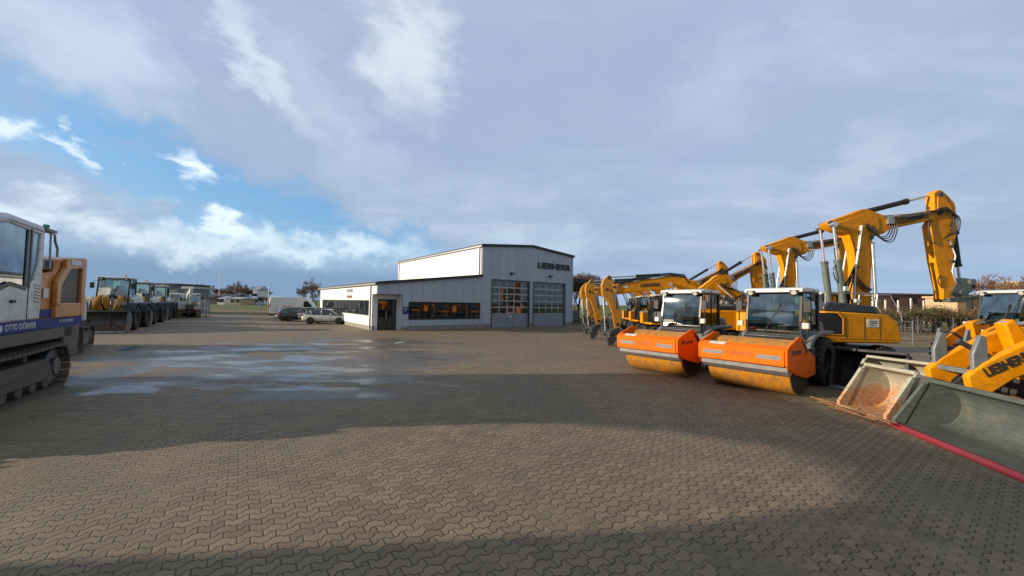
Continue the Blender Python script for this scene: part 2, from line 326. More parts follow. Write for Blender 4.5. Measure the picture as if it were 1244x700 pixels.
def seat(parent, x, y, z):
    b = MB(); b.box(x-.25, x+.25, y-.25, y+.25, z+.35, z+.5); b.box(x-.32, x-.2, y-.25, y+.25, z+.45, z+1.12); b.box(x-.3, x-.2, y-.14, y+.14, z+1.12, z+1.32); b.box(x-.15, x+.1, y-.15, y+.15, z, z+.35)
    b.box(x-.2, x+.3, y+.27, y+.36, z+.5, z+.62); b.box(x-.2, x+.3, y-.36, y-.27, z+.5, z+.62); b.cyl((x+.3, y-.3, z+.6), (x+.32, y-.3, z+.8), .02, n=6)
    b.obj('seat', 'seat', parent, .03)
    s = MB(); s.cyl((x+.75, y, z), (x+.55, y, z+.85), .045, n=8); 
    s.tube([(x+.55+.10*math.sin(a)-.02, y+.19*math.cos(a), z+.88+.14*math.sin(a)) for a in [2*PI*k/16 for k in range(17)]], .016, 6); s.box(x+.62, x+.75, y-.18, y+.18, z+.7, z+1.0)
    s.obj('steering_column', 'black', parent)
def cab(parent, x0, x1, y0, y1, z0, z1, frame='dgrey', roof='cabwhite', slope=.18, rear=.0, lower=.25, low='dgrey', glass='glass', nm='cab', lights=True, tr=.10, oh=.12):
    """x1 is the front. slope pulls the top of the windscreen back."""
    P = .075; zt = z1-tr
    fr = MB(); xf = x1; xt = x1-slope; xr = x0+rear
    for y in (y0+P/2, y1-P/2):
        fr.bar((xf-P/2, y, z0), (xf-P/2+.03, y, z0+(zt-z0)*.35), P*1.1); fr.bar((xf-P/2+.03, y, z0+(zt-z0)*.34), (xt-P/2, y, zt), P*1.05)
        fr.bar((x0+P/2, y, z0), (xr+P/2, y, zt), P*1.5); xm = x0+(x1-x0)*.42; fr.bar((xm, y, z0), (xm, y, zt), P*.9)
        fr.bar((x0+.02, y, zt-.03), (xt, y, zt-.03), P); fr.bar((x0, y, z0+.04), (xf, y, z0+.04), P*1.1); fr.bar((x0, y, z0+lower), (xm, y, z0+lower), .04)
    for x, z in ((xf-P/2, z0+.05), (x0+P/2, z0+.05), (xt-P/2, zt-.03), (xr+P/2, zt-.03)): fr.bar((x, y0, z), (x, y1, z), P)
    f = fr.obj(nm, frame, parent, .012)
    lo = MB(); e = .012
    lo.box(x0+.02, x1-.05, y0+e, y0+.05, z0, z0+lower); lo.box(x0+.02, x1-.05, y1-.05, y1-e, z0, z0+lower); lo.box(x0+e, x0+.06, y0+.05, y1-.05, z0, z0+lower*1.8); lo.box(x0+.05, x1-.08, y0+.06, y1-.06, z0-.04, z0+.03)
    lo.obj('door_panel', low, parent, .01)
    g = MB(); gz = z0+lower
    for y in (y0+.025, y1-.03):
        g.prism([(x0+.1, gz), (x1-.06, z0+.1), (x1-.05, z0+(zt-z0)*.35), (xt-.06, zt-.06), (xr+.1, zt-.06)], y, y+.006)
    g.box(xr+.03, xr+.036, y0+.08, y1-.08, gz+.3, zt-.06)
    xk = xf+.01; zk = z0+(zt-z0)*.35
    g.add([(xf-.02, y0+.07, z0+.1), (xf-.02, y1-.07, z0+.1), (xk, y1-.07, zk), (xk, y0+.07, zk), (xt-.02, y1-.07, zt-.06), (xt-.02, y0+.07, zt-.06)], [(0, 1, 2, 3), (3, 2, 4, 5)])
    g.obj('window_glass', glass, parent)
    r = MB(); n = 8
    pts = []
    prof = [(x0-.04, zt), (x0-.02, z1-.03), (x0+.1, z1), (xt-.15, z1+.02), (xt+oh-.05, z1-.02), (xt+oh, zt+.02), (xt+oh-.02, zt-.02), (xt-.02, zt)]
    r.prism(prof, y0-.03, y1+.03); ro = r.obj('cab_roof', roof, parent, .04)
    if lights:
        l = MB(); 
        for y in (y0+.18, y1-.18): l.lathe([(0, .075), (.01, .085), (.02, .03)], (0, 0, 0), 12) if False else l.cyl((xt+oh-.0, y, zt-.01), (xt+oh+.05, y, zt-.03), .055, .075, 12)
        l.obj('work_lamp', 'lamp', parent); hs = MB()
        for y in (y0+.18, y1-.18): hs.box(xt+oh-.08, xt+oh+.03, y-.12, y+.12, zt-.09, zt+.05)
        hs.obj('lamp_housing', 'black', parent, .02)
    w = MB(); w.bar((xf+.03, y0+.35*(y1-y0), z0+.12), (xt+.1, y0+.6*(y1-y0), z0+(zt-z0)*.62), .02); w.bar((xt+.09, y0+.6*(y1-y0)-.05, z0+(zt-z0)*.4), (xt+.085, y0+.6*(y1-y0)+.03, z0+(zt-z0)*.75), .025); w.obj('wiper', 'black', parent)
    seat(parent, x0+(x1-x0)*.42, (y0+y1)/2, z0+.02)
    for sg, y in ((-1, y0), (1, y1)):
        mi = MB(); mi.tube([(xt, y, zt-.15), (xt+.22, y+sg*.14, zt-.2), (xt+.22, y+sg*.16, zt-.3)], .012, 5); mi.box(xt+.18, xt+.24, y+sg*.16-.09, y+sg*.16+.09, zt-.62, zt-.28)
        mi.obj('mirror', 'black', parent, .015)
    return f
def hyd(parent, a, b, y, rb, rr, k=.6, m='dgrey', rod='chrome'):
    """hydraulic cylinder in the x,z plane: barrel from a over fraction k, rod to b"""
    A = Vector((a[0], y, a[1])); B = Vector((b[0], y, b[1])); Mid = A.lerp(B, k); n = (B-A).normalized()
    q = MB().cyl(A, Mid, rb); q.cyl(Mid-n*.07, Mid+n*.03, rb*1.18); q.cyl(A+Vector((0, -rb*1.1, 0)), A+Vector((0, rb*1.1, 0)), rb*1.1)
    c = q.obj('hydraulic_cylinder', m, parent); MB().cyl(Mid, B, rr).cyl(B+Vector((0, -rb, 0)), B+Vector((0, rb, 0)), rb*.9).obj('piston_rod', rod, c); return c
def pins(parent, pts, y0, y1, r=.1, m='dgrey'):
    b = MB()
    for x, z in pts: b.cyl((x, y0, z), (x, y1, z), r, n=14)
    return b.obj('pin', m, parent)
def bucket_shape(parent, x, w, m, hgt=1.1, dep=1.15, z0=.03, edge=None, name='bucket', ribs=True, rot=0.0):
    """opening forward (+x), rear at x"""
    r = hgt*.48; prof = [(x+dep, z0)] + [(x+r, z0)] + arc(x+r, z0+r, r, 265, 115, 12)[0:] + [(x+r*.9, z0+hgt*.93), (x+r*1.15, z0+hgt)]
    P = [Vector((a, 0, c)) for a, c in prof]
    T = Matrix.Translation((x, 0, z0)) @ Matrix.Rotation(rot, 4, 'Y') @ Matrix.Translation((-x, 0, -z0))
    b = MB(); n = len(prof); th = .035; vs = []
    for y in (-w/2, w/2):
        for i, (a, c) in enumerate(prof): vs.append(T @ Vector((a, y, c)))
    for y in (-w/2, w/2):
        for i in range(n):
            d = (P[min(i+1, n-1)]-P[max(i-1, 0)]).normalized(); nn = Vector((-d.z, 0, d.x)); q = P[i]-nn*-th if False else P[i] + Vector((nn.x, 0, nn.z))*-th*-1*(-1)
            vs.append(T @ Vector((q.x, y, q.z)))
    fs = []
    for i in range(n-1):
        fs += [(i, i+1, n+i+1, n+i), (2*n+i, 3*n+i, 3*n+i+1, 2*n+i+1), (i, 2*n+i, 2*n+i+1, i+1), (n+i, n+i+1, 3*n+i+1, 3*n+i)]
    fs += [(0, n, 3*n, 2*n), (n-1, 3*n-1, 4*n-1, 2*n-1)]
    b.add(vs, fs)
    for y in (-w/2, w/2):
        side = [(x+dep*.9, z0), (x+dep*.97, z0+hgt*.14), (x+r*1.35, z0+hgt*.86), (x+r*1.15, z0+hgt)] + [prof[i] for i in range(len(prof)-2, 0, -1)]
        b.prism(side, y-.022, y+.022, T)
        b.prism([(x+dep*.86, z0+.01), (x+dep*1.0, z0+.02), (x+dep*1.0, z0+hgt*.13), (x+r*1.4, z0+hgt*.9), (x+r*1.22, z0+hgt*.92)], y-.04, y+.04, T)
    b.box(x+r*1.02, x+r*1.24, -w/2, w/2, z0+hgt-.05, z0+hgt+.02, T)
    if ribs:
        for y in (-.45, .45): b.prism([(x-.02, z0+.15), (x+.12, z0+.05), (x+r*.5, z0+hgt*.9), (x+r*.2, z0+hgt*1.0), (x-.12, z0+hgt*.75)], y-.03, y+.03, T)
    o = b.obj(name, m, parent, .006, ang=40)
    wd = .09 if edge == 'red' else .06; e = MB().prism([(x+dep-.06, z0+.062)] if False else [(x+dep-(.06 if edge == 'red' else .22), z0+.012), (x+dep+wd, z0-.02), (x+dep+wd, z0+.012), (x+dep+.02, z0+.055), (x+dep-(.05 if edge == 'red' else .2), z0+.05)], -w/2-.01, w/2+.01, T); e.obj('cutting_edge', edge or 'steel', o)
    return o

# ---------------------------------------------------------------- wheeled excavators facing away from the aisle (raised two-piece boom)
PY = 15.6; PX = 12.9
def loc(px, py): p = at(px, py, PY); return (p.x-PX, p.z)
def rotp(p, c, a): x, z = p[0]-c[0], p[1]-c[1]; return (c[0]+x*math.cos(a)-z*math.sin(a), c[1]+x*math.sin(a)+z*math.cos(a))
def make_excavator(name, label, group, loc_, rz, pose=(0, 0, 0), color='yellow', raised=True, mono=False):
    t = thing(name, label, 'excavator', loc_, rz, group)
    # undercarriage
    b = MB(); b.box(-1.9, 1.9, -.45, .45, .55, .95); b.box(-1.55, -1.0, -1.0, 1.0, .42, .75); b.box(1.0, 1.55, -1.0, 1.0, .42, .75); b.box(-.6, .6, -.85, .85, .6, .98); b.obj('undercarriage', 'dgrey', t, .03)
    for x in (-1.3, 1.3):
        for s in (-1, 1): wheel(t, x, s*.98, .5, .5, s, rim=color)
    bl = MB(); bl.prism([(-2.35, .1), (-2.25, .08), (-2.18, .35), (-2.22, .72), (-2.32, .75), (-2.28, .4)], -1.25, 1.25); bl.box(-2.25, -1.8, -.5, -.35, .4, .6); bl.box(-2.25, -1.8, .35, .5, .4, .6); bl.obj('dozer_blade', 'dgrey', t, .01)
    st = MB(); st.box(-.55, .55, -1.24, -.9, .35, .75); st.box(-.5, .5, -1.3, -1.2, .42, .47); st.obj('toolbox', 'galv', t, .02)
    MB().cyl((0, 0, .95), (0, 0, 1.13), .62, n=28).obj('slew_ring', 'black', t)
    # upper structure
    q = MB(); q.prism([(-1.05, 1.12), (1.75, 1.12), (1.83, 1.3), (1.7, 1.95), (1.3, 2.22), (-1.05, 2.3)], -1.27, -.32)
    q.prism([(-1.05, 1.12), (.1, 1.12), (.1, 2.3), (-1.05, 2.3)], -.32, 1.27); q.box(.1, 1.8, -.32, 1.27, 1.12, 1.26); q.obj('body', color, t, .05)
    s = MB()
    for x in (-.28, .42, 1.0): s.box(x, x+.012, -1.278, -1.268, 1.3, 2.1)
    s.box(-.9, 1.6, -1.277, -1.268, 1.25, 1.262); s.obj('panel_seam', 'black', t)
    k = MB()
    k.prism([(.42, 1.62), (.75, 1.62), (.9, 1.98), (.42, 2.02)], -1.28, -1.272) if False else None
    MB().box(.52, .98, -1.285, -1.272, 1.72, 2.02).obj('notice_sticker', 'sticker', t); 
    nb = MB(); nb.box(.62, .88, -1.292, -1.286, 1.93, 1.96); nb.box(.62, .88, -1.292, -1.286, 1.86, 1.89); nb.box(.62, .8, -1.292, -1.286, 1.79, 1.81); nb.obj('sticker_print', 'greyletter', t)
    cw = MB(); c_ = [(-1.05, -1.27), (-1.05, 1.27)] + [(-1.05-1.0*math.cos(a)**.6*1.0 if math.cos(a) > 0 else -1.05, 1.27*math.sin(a)) for a in [R(80-16*i) for i in range(11)]]
    cw.slab(c_, 1.08, 2.12); cw.obj('counterweight', color, t, .05)
    gr = MB(); gr.prism([(-1.45, 1.45), (-.42, 1.45), (-.42, 2.0), (-.62, 2.24), (-1.3, 2.24), (-1.5, 2.1)], -1.285, -1.262); g_ = gr.obj('radiator_grille', 'black', t)
    fr = MB(); fr.tube([(-1.45, -1.275, 1.42), (-.40, -1.275, 1.42), (-.38, -1.275, 2.02), (-.6, -1.275, 2.28)], .025, 6); fr.obj('grille_frame', color, t)
    hd = MB(); hd.prism([(-1.0, 2.29), (1.1, 2.235), (.98, 2.52), (.0, 2.62), (-.75, 2.66), (-.98, 2.5)], -1.15, -.36); hd.prism([(-1.0, 2.3), (.0, 2.3), (-.05, 2.6), (-.95, 2.6)], -.3, 1.15); hd.obj('engine_hood', 'dgrey', t, .05)
    MB().cyl((-.6, -.2, 2.5), (-.6, -.2, 2.95), .06).obj('exhaust_pipe', 'steel', t)
    rl = MB()
    for yy in (-1.2, -.45): rl.tube([(.95, yy, 2.5), (1.0, yy, 2.95), (1.5, yy, 2.95), (1.9, yy, 2.2), (1.95, yy, 1.6)], .018, 6)
    rl.tube([(1.2, -1.2, 2.95), (1.2, -.45, 2.95)], .018, 6); rl.tube([(-.9, -1.1, 2.6), (-.9, -1.1, 3.0), (.9, -1.1, 3.0), (.95, -1.1, 2.5)], .016, 6); rl.obj('handrail', 'galv', t)
    cab(t, .15, 1.75, .36, 1.27, 1.3, 3.1, frame='dgrey', roof='cabwhite', slope=.25, lower=.45, low='cabwhite')
    a_, b_, c2 = pose
    foot = loc(1041, 364); foot = (foot[0], 2.1); el = loc(1040, 276); top = loc(1134, 260)
    el2 = rotp(el, foot, a_); top2 = rotp(rotp(top, el, b_), el, 0); top2 = (top2[0]+el2[0]-el[0], top2[1]+el2[1]-el[1])
    def P1(p): return rotp(p, foot, a_)
    def P2(p): q = rotp(p, el, b_); return (q[0]+el2[0]-el[0], q[1]+el2[1]-el[1])
    def P3(p): q = rotp(p, top, c2); return (q[0]+top2[0]-top[0], q[1]+top2[1]-top[1])
    def prof(fn, pts): return [fn(loc(*p)) for p in pts]
    lb = MB().prism([P1(p) for p in [loc(1026, 282), loc(1040, 268), loc(1051, 284), loc(1055, 302), loc(1052, 330), (loc(1050, 364)[0], 1.9), (loc(1034, 364)[0], 1.9), loc(1036, 325), loc(1033, 303)]], -.24, .24)
    lo_ = lb.obj('lower_boom', color, t, .03)
    ub = MB().prism(prof(P2, [(999, 272.7), (1003, 278), (1013, 282), (1034, 288), (1058, 288), (1068, 285), (1075, 280), (1082.5, 278), (1123.6, 269.5), (1140, 264), (1139, 256), (1126, 256.5), (1080, 264), (1067, 262.5), (1048, 255), (1040, 256), (1028.5, 261), (1003, 269.5)]), -.21, .21)
    uo = ub.obj('upper_boom', color, t, .03)
    side = MB().prism(prof(P2, [(1012, 272), (1030, 266), (1046, 261), (1060, 266), (1062, 280), (1050, 284), (1034, 283), (1014, 278)]), -.235, .235); side.obj('boom_stiffener', color, uo, .02)
    stk = MB().prism(prof(P3, [(1128.8, 236), (1133, 232.5), (1138, 232), (1144, 237), (1154.5, 248), (1157, 266), (1157, 282), (1154, 297), (1152, 323), (1155, 345), (1157, 351), (1157, 361), (1140, 362.7), (1139, 353.7), (1131, 318), (1124.5, 274), (1131, 264), (1129.5, 250)]), -.17, .17); so = stk.obj('stick', color, t, .03)
    MB().prism(prof(P3, [(1133, 240), (1140, 240), (1150, 252), (1152, 268), (1146, 276), (1133, 270)]), -.195, .195).obj('stick_stiffener', color, so, .02)
    MB().prism(prof(P3, [(1139.5, 351), (1157.5, 350), (1158, 362), (1140, 364)]), -.19, .19).obj('stick_foot', color, so, .02)
    pins(t, [P2(loc(1003, 272.5)), P2(loc(1047, 276)), P2(loc(1135, 261)), P1(loc(1052, 290)), P3(loc(1135, 238)), P3(loc(1150, 357))], -.27, .27, .085)
    hyd(t, P2(loc(1047, 258.5)), P3(loc(1132, 237)), 0, .105, .045, .63, 'black')
    e1 = P2(loc(1004, 275)); f1 = (loc(1016, 353)[0], 2.5)
    for y in (-.33, .33): hyd(t, f1, e1, y, .12, .05, .56, 'greencyl')
    for y in (-.36, .36): hyd(t, (loc(1054, 361)[0], 2.5), P1(loc(1050, 298)), y, .07, .06, .18, 'steel')
    hyd(t, P3(loc(1158, 283)), P3(loc(1166, 341)), 0, .11, .05, .70, 'black')
    # pipes and hoses along the boom
    h = MB()
    for y in (-.3, -.26, .28): h.tube([Vector((*p[:1], y, p[1])) for p in [(loc(1029, 360)[0], 2.4), P1(loc(1031, 330)), P1(loc(1036, 300)), P2(loc(1039, 276))]], .032, 6)
    h.obj('boom_pipe', 'white', t)
    hs = MB()
    def hose(fn_pts, r=.022):
        P = [Vector((p[0], y, p[1])) for p, y in fn_pts]; out = []
        for i in range(len(P)-1):
            p0 = P[max(i-1, 0)]; p1 = P[i]; p2 = P[i+1]; p3 = P[min(i+2, len(P)-1)]
            for k in range(5):
                u = k/5; out.append(.5*((2*p1)+(p2-p0)*u+(2*p0-5*p1+4*p2-p3)*u*u+(3*p1-p0-3*p2+p3)*u**3))
        out.append(P[-1]); hs.tube(out, r, 6)
    for k in range(4):
        d = k*2.0; y = -.25-.03*k
        hose([(P2(loc(1046+d, 277)), y), (P2(loc(1055+d, 287+d)), y-.04), (P2(loc(1067+d, 289+d)), y-.04), (P2(loc(1074+d, 279)), y), (P2(loc(1071+d, 266)), y+.02)])
        hose([(P2(loc(1125-d, 259)), y+.04), (P2(loc(1142, 254+d)), y), (P3(loc(1150+d*.7, 268)), y), (P3(loc(1146+d, 284)), y), (P3(loc(1139+d, 292-d)), y+.04)])
    for k in range(3): hose([(P2(loc(1076, 268+k*3)), -.24), (P2(loc(1095, 266+k*2.5)), -.24), (P2(loc(1120, 260+k*2.5)), -.24)], .02)
    hose([(P2(loc(1122, 268)), -.2), (P3(loc(1121, 280)), -.22), (P3(loc(1124, 296)), -.22), (P3(loc(1130, 295)), -.2)]); hose([(P3(loc(1136, 335)), -.19), (P3(loc(1133, 342)), -.2), (P3(loc(1138, 350)), -.19)])
    for k in range(3): hose([(P3(loc(1165, 340+k)), -.1+.06*k), (P3(loc(1178+k, 343+k*2)), -.1+.06*k), (P3(loc(1180-k, 352)), -.1+.06*k), (P3(loc(1170, 356)), -.1+.06*k)])
    hose([(P1(loc(1010, 345)), -.36), (P1(loc(1004, 338)), -.4), (P1(loc(1003, 328)), -.38), (P1(loc(1008, 322)), -.36)])
    for k in range(3): hose([((loc(1024, 362)[0], 2.6), -.3+.04*k), (P1(loc(1022-k*2, 345)), -.34), (P1(loc(1030, 335+k*4)), -.3), (P1(loc(1044, 348+k*3)), -.27), (P1(loc(1052, 352)), -.27)])
    gp = MB()
    for y in (-.2, -.14): gp.tube([(P3(loc(1147, 292))[0], y, P3(loc(1147, 292))[1]), (P3(loc(1154, 312))[0], y, P3(loc(1154, 312))[1]), (P3(loc(1150, 330))[0], y, P3(loc(1150, 330))[1]), (P3(loc(1155, 345))[0], y, P3(loc(1155, 345))[1])], .03, 6)
    v1 = P2(loc(1074, 268)); gp.obj('stick_pipe', 'steel', t); gp = MB(); gp.box(v1[0]-.12, v1[0]+.12, -.32, -.2, v1[1]-.2, v1[1]+.12); gp.obj('valve_block', 'steel', t)
    cl = MB()
    for q in [P1(loc(1036, 305)), P1(loc(1034, 325)), P1(loc(1033, 345)), P2(loc(1090, 266)), P2(loc(1110, 262)), P3(loc(1147, 300)), P3(loc(1148, 318))]: cl.box(q[0]-.07, q[0]+.07, -.3, -.2, q[1]-.035, q[1]+.035)
    SPLIT.add('pipe_clamp'); cl.obj('pipe_clamp', 'dgrey', t)
    up = MB()
    for k in range(3): up.tube([(P2(loc(1066, 264+k*1.5))[0], -.235-.02*k, P2(loc(1066, 264+k*1.5))[1]), (P2(loc(1095, 262+k*1.5))[0], -.235-.02*k, P2(loc(1095, 262+k*1.5))[1]), (P2(loc(1124, 258+k*1.5))[0], -.235-.02*k, P2(loc(1124, 258+k*1.5))[1])], .018, 5)
    up.obj('boom_pipe', 'steel', t)
    bk = P1((foot[0]-.28, 2.9)); wl = MB().box(foot[0]-.95, foot[0]-.75, -.5, -.3, 3.1, 3.3).box(foot[0]-.5, foot[0]-.3, -.5, -.3, 2.65, 2.8); SPLIT.add('boom_lamp'); wl.obj('boom_lamp', 'lamp', t, .02)
    for k in range(3): hose([((foot[0]-.45, 2.55), -.3+.1*k), ((foot[0]-.6-.1*k, 2.95), -.35+.1*k), ((foot[0]-.5, 3.4+.1*k), -.34+.08*k), (P1(loc(1034, 318)), -.27)], .026)
    hs.obj('hydraulic_hose', 'black', t)
    # quick coupler with tilt head
    cq = MB(); cq.prism(prof(P3, [(1157, 343), (1163, 338), (1172, 339), (1174, 350), (1168, 362), (1152, 362), (1150, 352)]), -.2, .2); cq.prism(prof(P3, [(1143, 362), (1178, 359.5), (1182, 363), (1160, 367.5), (1144, 367)]), -.3, .3)
    a1 = P3(loc(1172, 343)); cq.cyl((a1[0], -.3, a1[1]), (a1[0], .3, a1[1]), .13); a2 = P3(loc(1163, 357)); cq.cyl((a2[0], -.24, a2[1]), (a2[0], .24, a2[1]), .16); cq.obj('quick_coupler', 'greencyl', t, .015)
    return t
text_ = text
GA = 'wheeled excavators with raised booms parked in the right row'
excA = make_excavator('wheeled_excavator', 'yellow wheeled excavator with highest raised boom, side on behind the nearest orange roller', GA, (PX, PY, 0), 0)
text('LIEBHERR', .12, 'greyletter', excA, (loc(1105, 267)[0], -.218, loc(1105, 266.5)[1]+.02), 'right', tilt=R(10), bold=.02)
excB = dup(excA, (14.55, 21.9, 0), 0, 'yellow excavator with raised boom, second behind the highest boom, above the roller cab roof')
excC = make_excavator('wheeled_excavator', 'yellow excavator with lower slanted boom between the two roller cabs', GA, (14.3, 28, 0), 0, pose=(R(60), R(18), 0))
pD = at(919, 321, 28); pC = at(873, 332, 34)
excD = dup(excC, (14.3, 34, 0), 0, 'yellow excavator with slanted boom tip just above the farther roller cab roof')
excC.location.x = 17.0; excD.location.x = 17.6

# ---------------------------------------------------------------- wheeled excavators by the hall (one-piece boom lying level, stick hanging)
GY = 22.5; GX = 11.2
def loc2(px, py): p = at(px, py, GY); return (GX-p.x, p.z)    # local x forward = world -x
def make_exc2(name, label, group, loc_, rz):
    t = thing(name, label, 'excavator', loc_, rz, group)
    b = MB(); b.box(-1.8, 1.8, -.45, .45, .5, .9); b.box(-1.5, -1.0, -1.0, 1.0, .4, .7); b.box(1.0, 1.5, -1.0, 1.0, .4, .7); b.obj('undercarriage', 'dgrey', t, .03)
    for x in (-1.25, 1.25):
        for s in (-1, 1): wheel(t, x, s*.95, .5, .5, s, rim='yellow2', tread=False)
    MB().cyl((0, 0, .9), (0, 0, 1.1), .6, n=24).obj('slew_ring', 'black', t)
    q = MB().box(-1.9, -.1, -1.25, 1.25, 1.1, 2.2); q.box(-.1, 1.6, -1.25, -.35, 1.1, 1.9); q.box(-.1, 1.7, -.35, 1.25, 1.1, 1.24); q.obj('body', 'yellow', t, .08)
    MB().box(-1.5, -.3, -1.1, 1.1, 2.2, 2.45).obj('engine_hood', 'dgrey', t, .06)
    cab(t, .05, 1.6, .35, 1.25, 1.24, 3.15, frame='black', roof='white', slope=.22, lower=.75, low='cabwhite')
    bm = MB().prism([loc2(*p) for p in [(744, 346), (760, 343.5), (787, 339.5), (816, 334.5), (833, 338), (848, 352)]] + [(.35, 1.75), (-.05, 1.85)] + [loc2(*p) for p in [(832, 352), (822, 349), (811, 351), (780, 354), (753, 356), (745, 355)]], -.2, .2); bo = bm.obj('boom', 'yellow', t, .03)
    p = loc2(788, 346.7); text('LIEBHERR', .20, 'greyletter', bo, (p[0], .212, p[1]), 'left', width=1.15, bold=.03, tilt=R(3))
    p2 = loc2(759, 348.5); MB().box(p2[0]-.16, p2[0]+.16, .204, .212, p2[1]-.07, p2[1]+.07).obj('notice_sticker', 'sticker', bo)
    sk = MB().prism([loc2(*p) for p in [(738.5, 334.3), (741, 335), (744.6, 341.6), (747, 351), (750.7, 368), (754.5, 392), (751.5, 400), (746, 398), (742, 378), (738.5, 368), (731, 358), (730, 347), (732, 341)]], -.16, .16); so = sk.obj('stick', 'yellow2', t, .03)
    pins(t, [loc2(745, 349), loc2(739, 338), loc2(736, 352), loc2(749, 394)], -.22, .22, .09)
    hyd(t, loc2(733.5, 360), loc2(735.5, 403), 0, .085, .05, .35, 'steel')
    hyd(t, loc2(800, 334), loc2(741, 337), 0, .08, .045, .45, 'black')
    for y in (-.3, .3): hyd(t, (.9, 1.5), loc2(812, 345), y, .09, .05, .5, 'yellow2')
    hs = MB()
    for k in range(4):
        P = [loc2(*p) for p in [(838-k, 345), (830, 334+k), (812, 332+k), (790, 334.5+k), (775, 337+k), (757, 341+k), (747+k, 347), (744+k, 360), (747, 376)]]
        hs.tube([(p[0], .14+.03*k, p[1]) for p in P], .024, 5)
    for k in range(5):
        x0 = .25*k; P = [loc2(*p) for p in [(744, 378), (738-k, 386+k), (741-k, 398), (739-2*k, 407), (743, 411-k)]]; hs.tube([(p[0], -.15+.07*k, p[1]) for p in P], .022, 5)
    hs.obj('hydraulic_hose', 'black', t)
    cq = MB().prism([loc2(*p) for p in [(741, 401), (752, 398), (752, 404), (747, 408), (745, 414), (741, 412), (742, 406)]], -.2, .2); cq.prism([loc2(*p) for p in [(736, 410), (746, 407), (748, 411), (744, 418), (738, 419)]], -.26, .26); cq.obj('quick_coupler', 'dgrey', t, .02)
    for yy in (-.22, .22): a_ = loc2(737, 404); c_ = loc2(742, 416); MB().cyl((a_[0], yy, a_[1]), (c_[0], yy*.8, c_[1]), .035, n=8).obj('coupler_rod', 'chrome', t)
    l = MB().bar((loc2(733, 403)[0], 0, loc2(733, 403)[1]), (loc2(739, 419)[0], 0, loc2(739, 419)[1]), .1).bar((loc2(750, 398)[0], .1, loc2(750, 398)[1]), (loc2(735, 404)[0], .1, loc2(735, 404)[1]), .08); l.obj('linkage', 'steel', t)
    return t
GB = 'wheeled excavators with hanging sticks parked beside the hall'
g1 = make_exc2('wheeled_excavator', 'yellow excavator nearest the aisle behind the rollers, level lettered boom and hanging stick', GB, (GX, GY, 0), PI)
dup(g1, (11.05, 26.7, 0), PI, 'second excavator back from the lettered boom, stick hanging just left of it', group=GB)
dup(g1, (11.5, 30.9, 0), PI, 'third excavator back from the lettered boom, beside the hall', group=GB)
dup(g1, (12.2, 35.2, 0), PI, 'farthest excavator beside the hall canopy, white cab roof behind the others', group=GB)

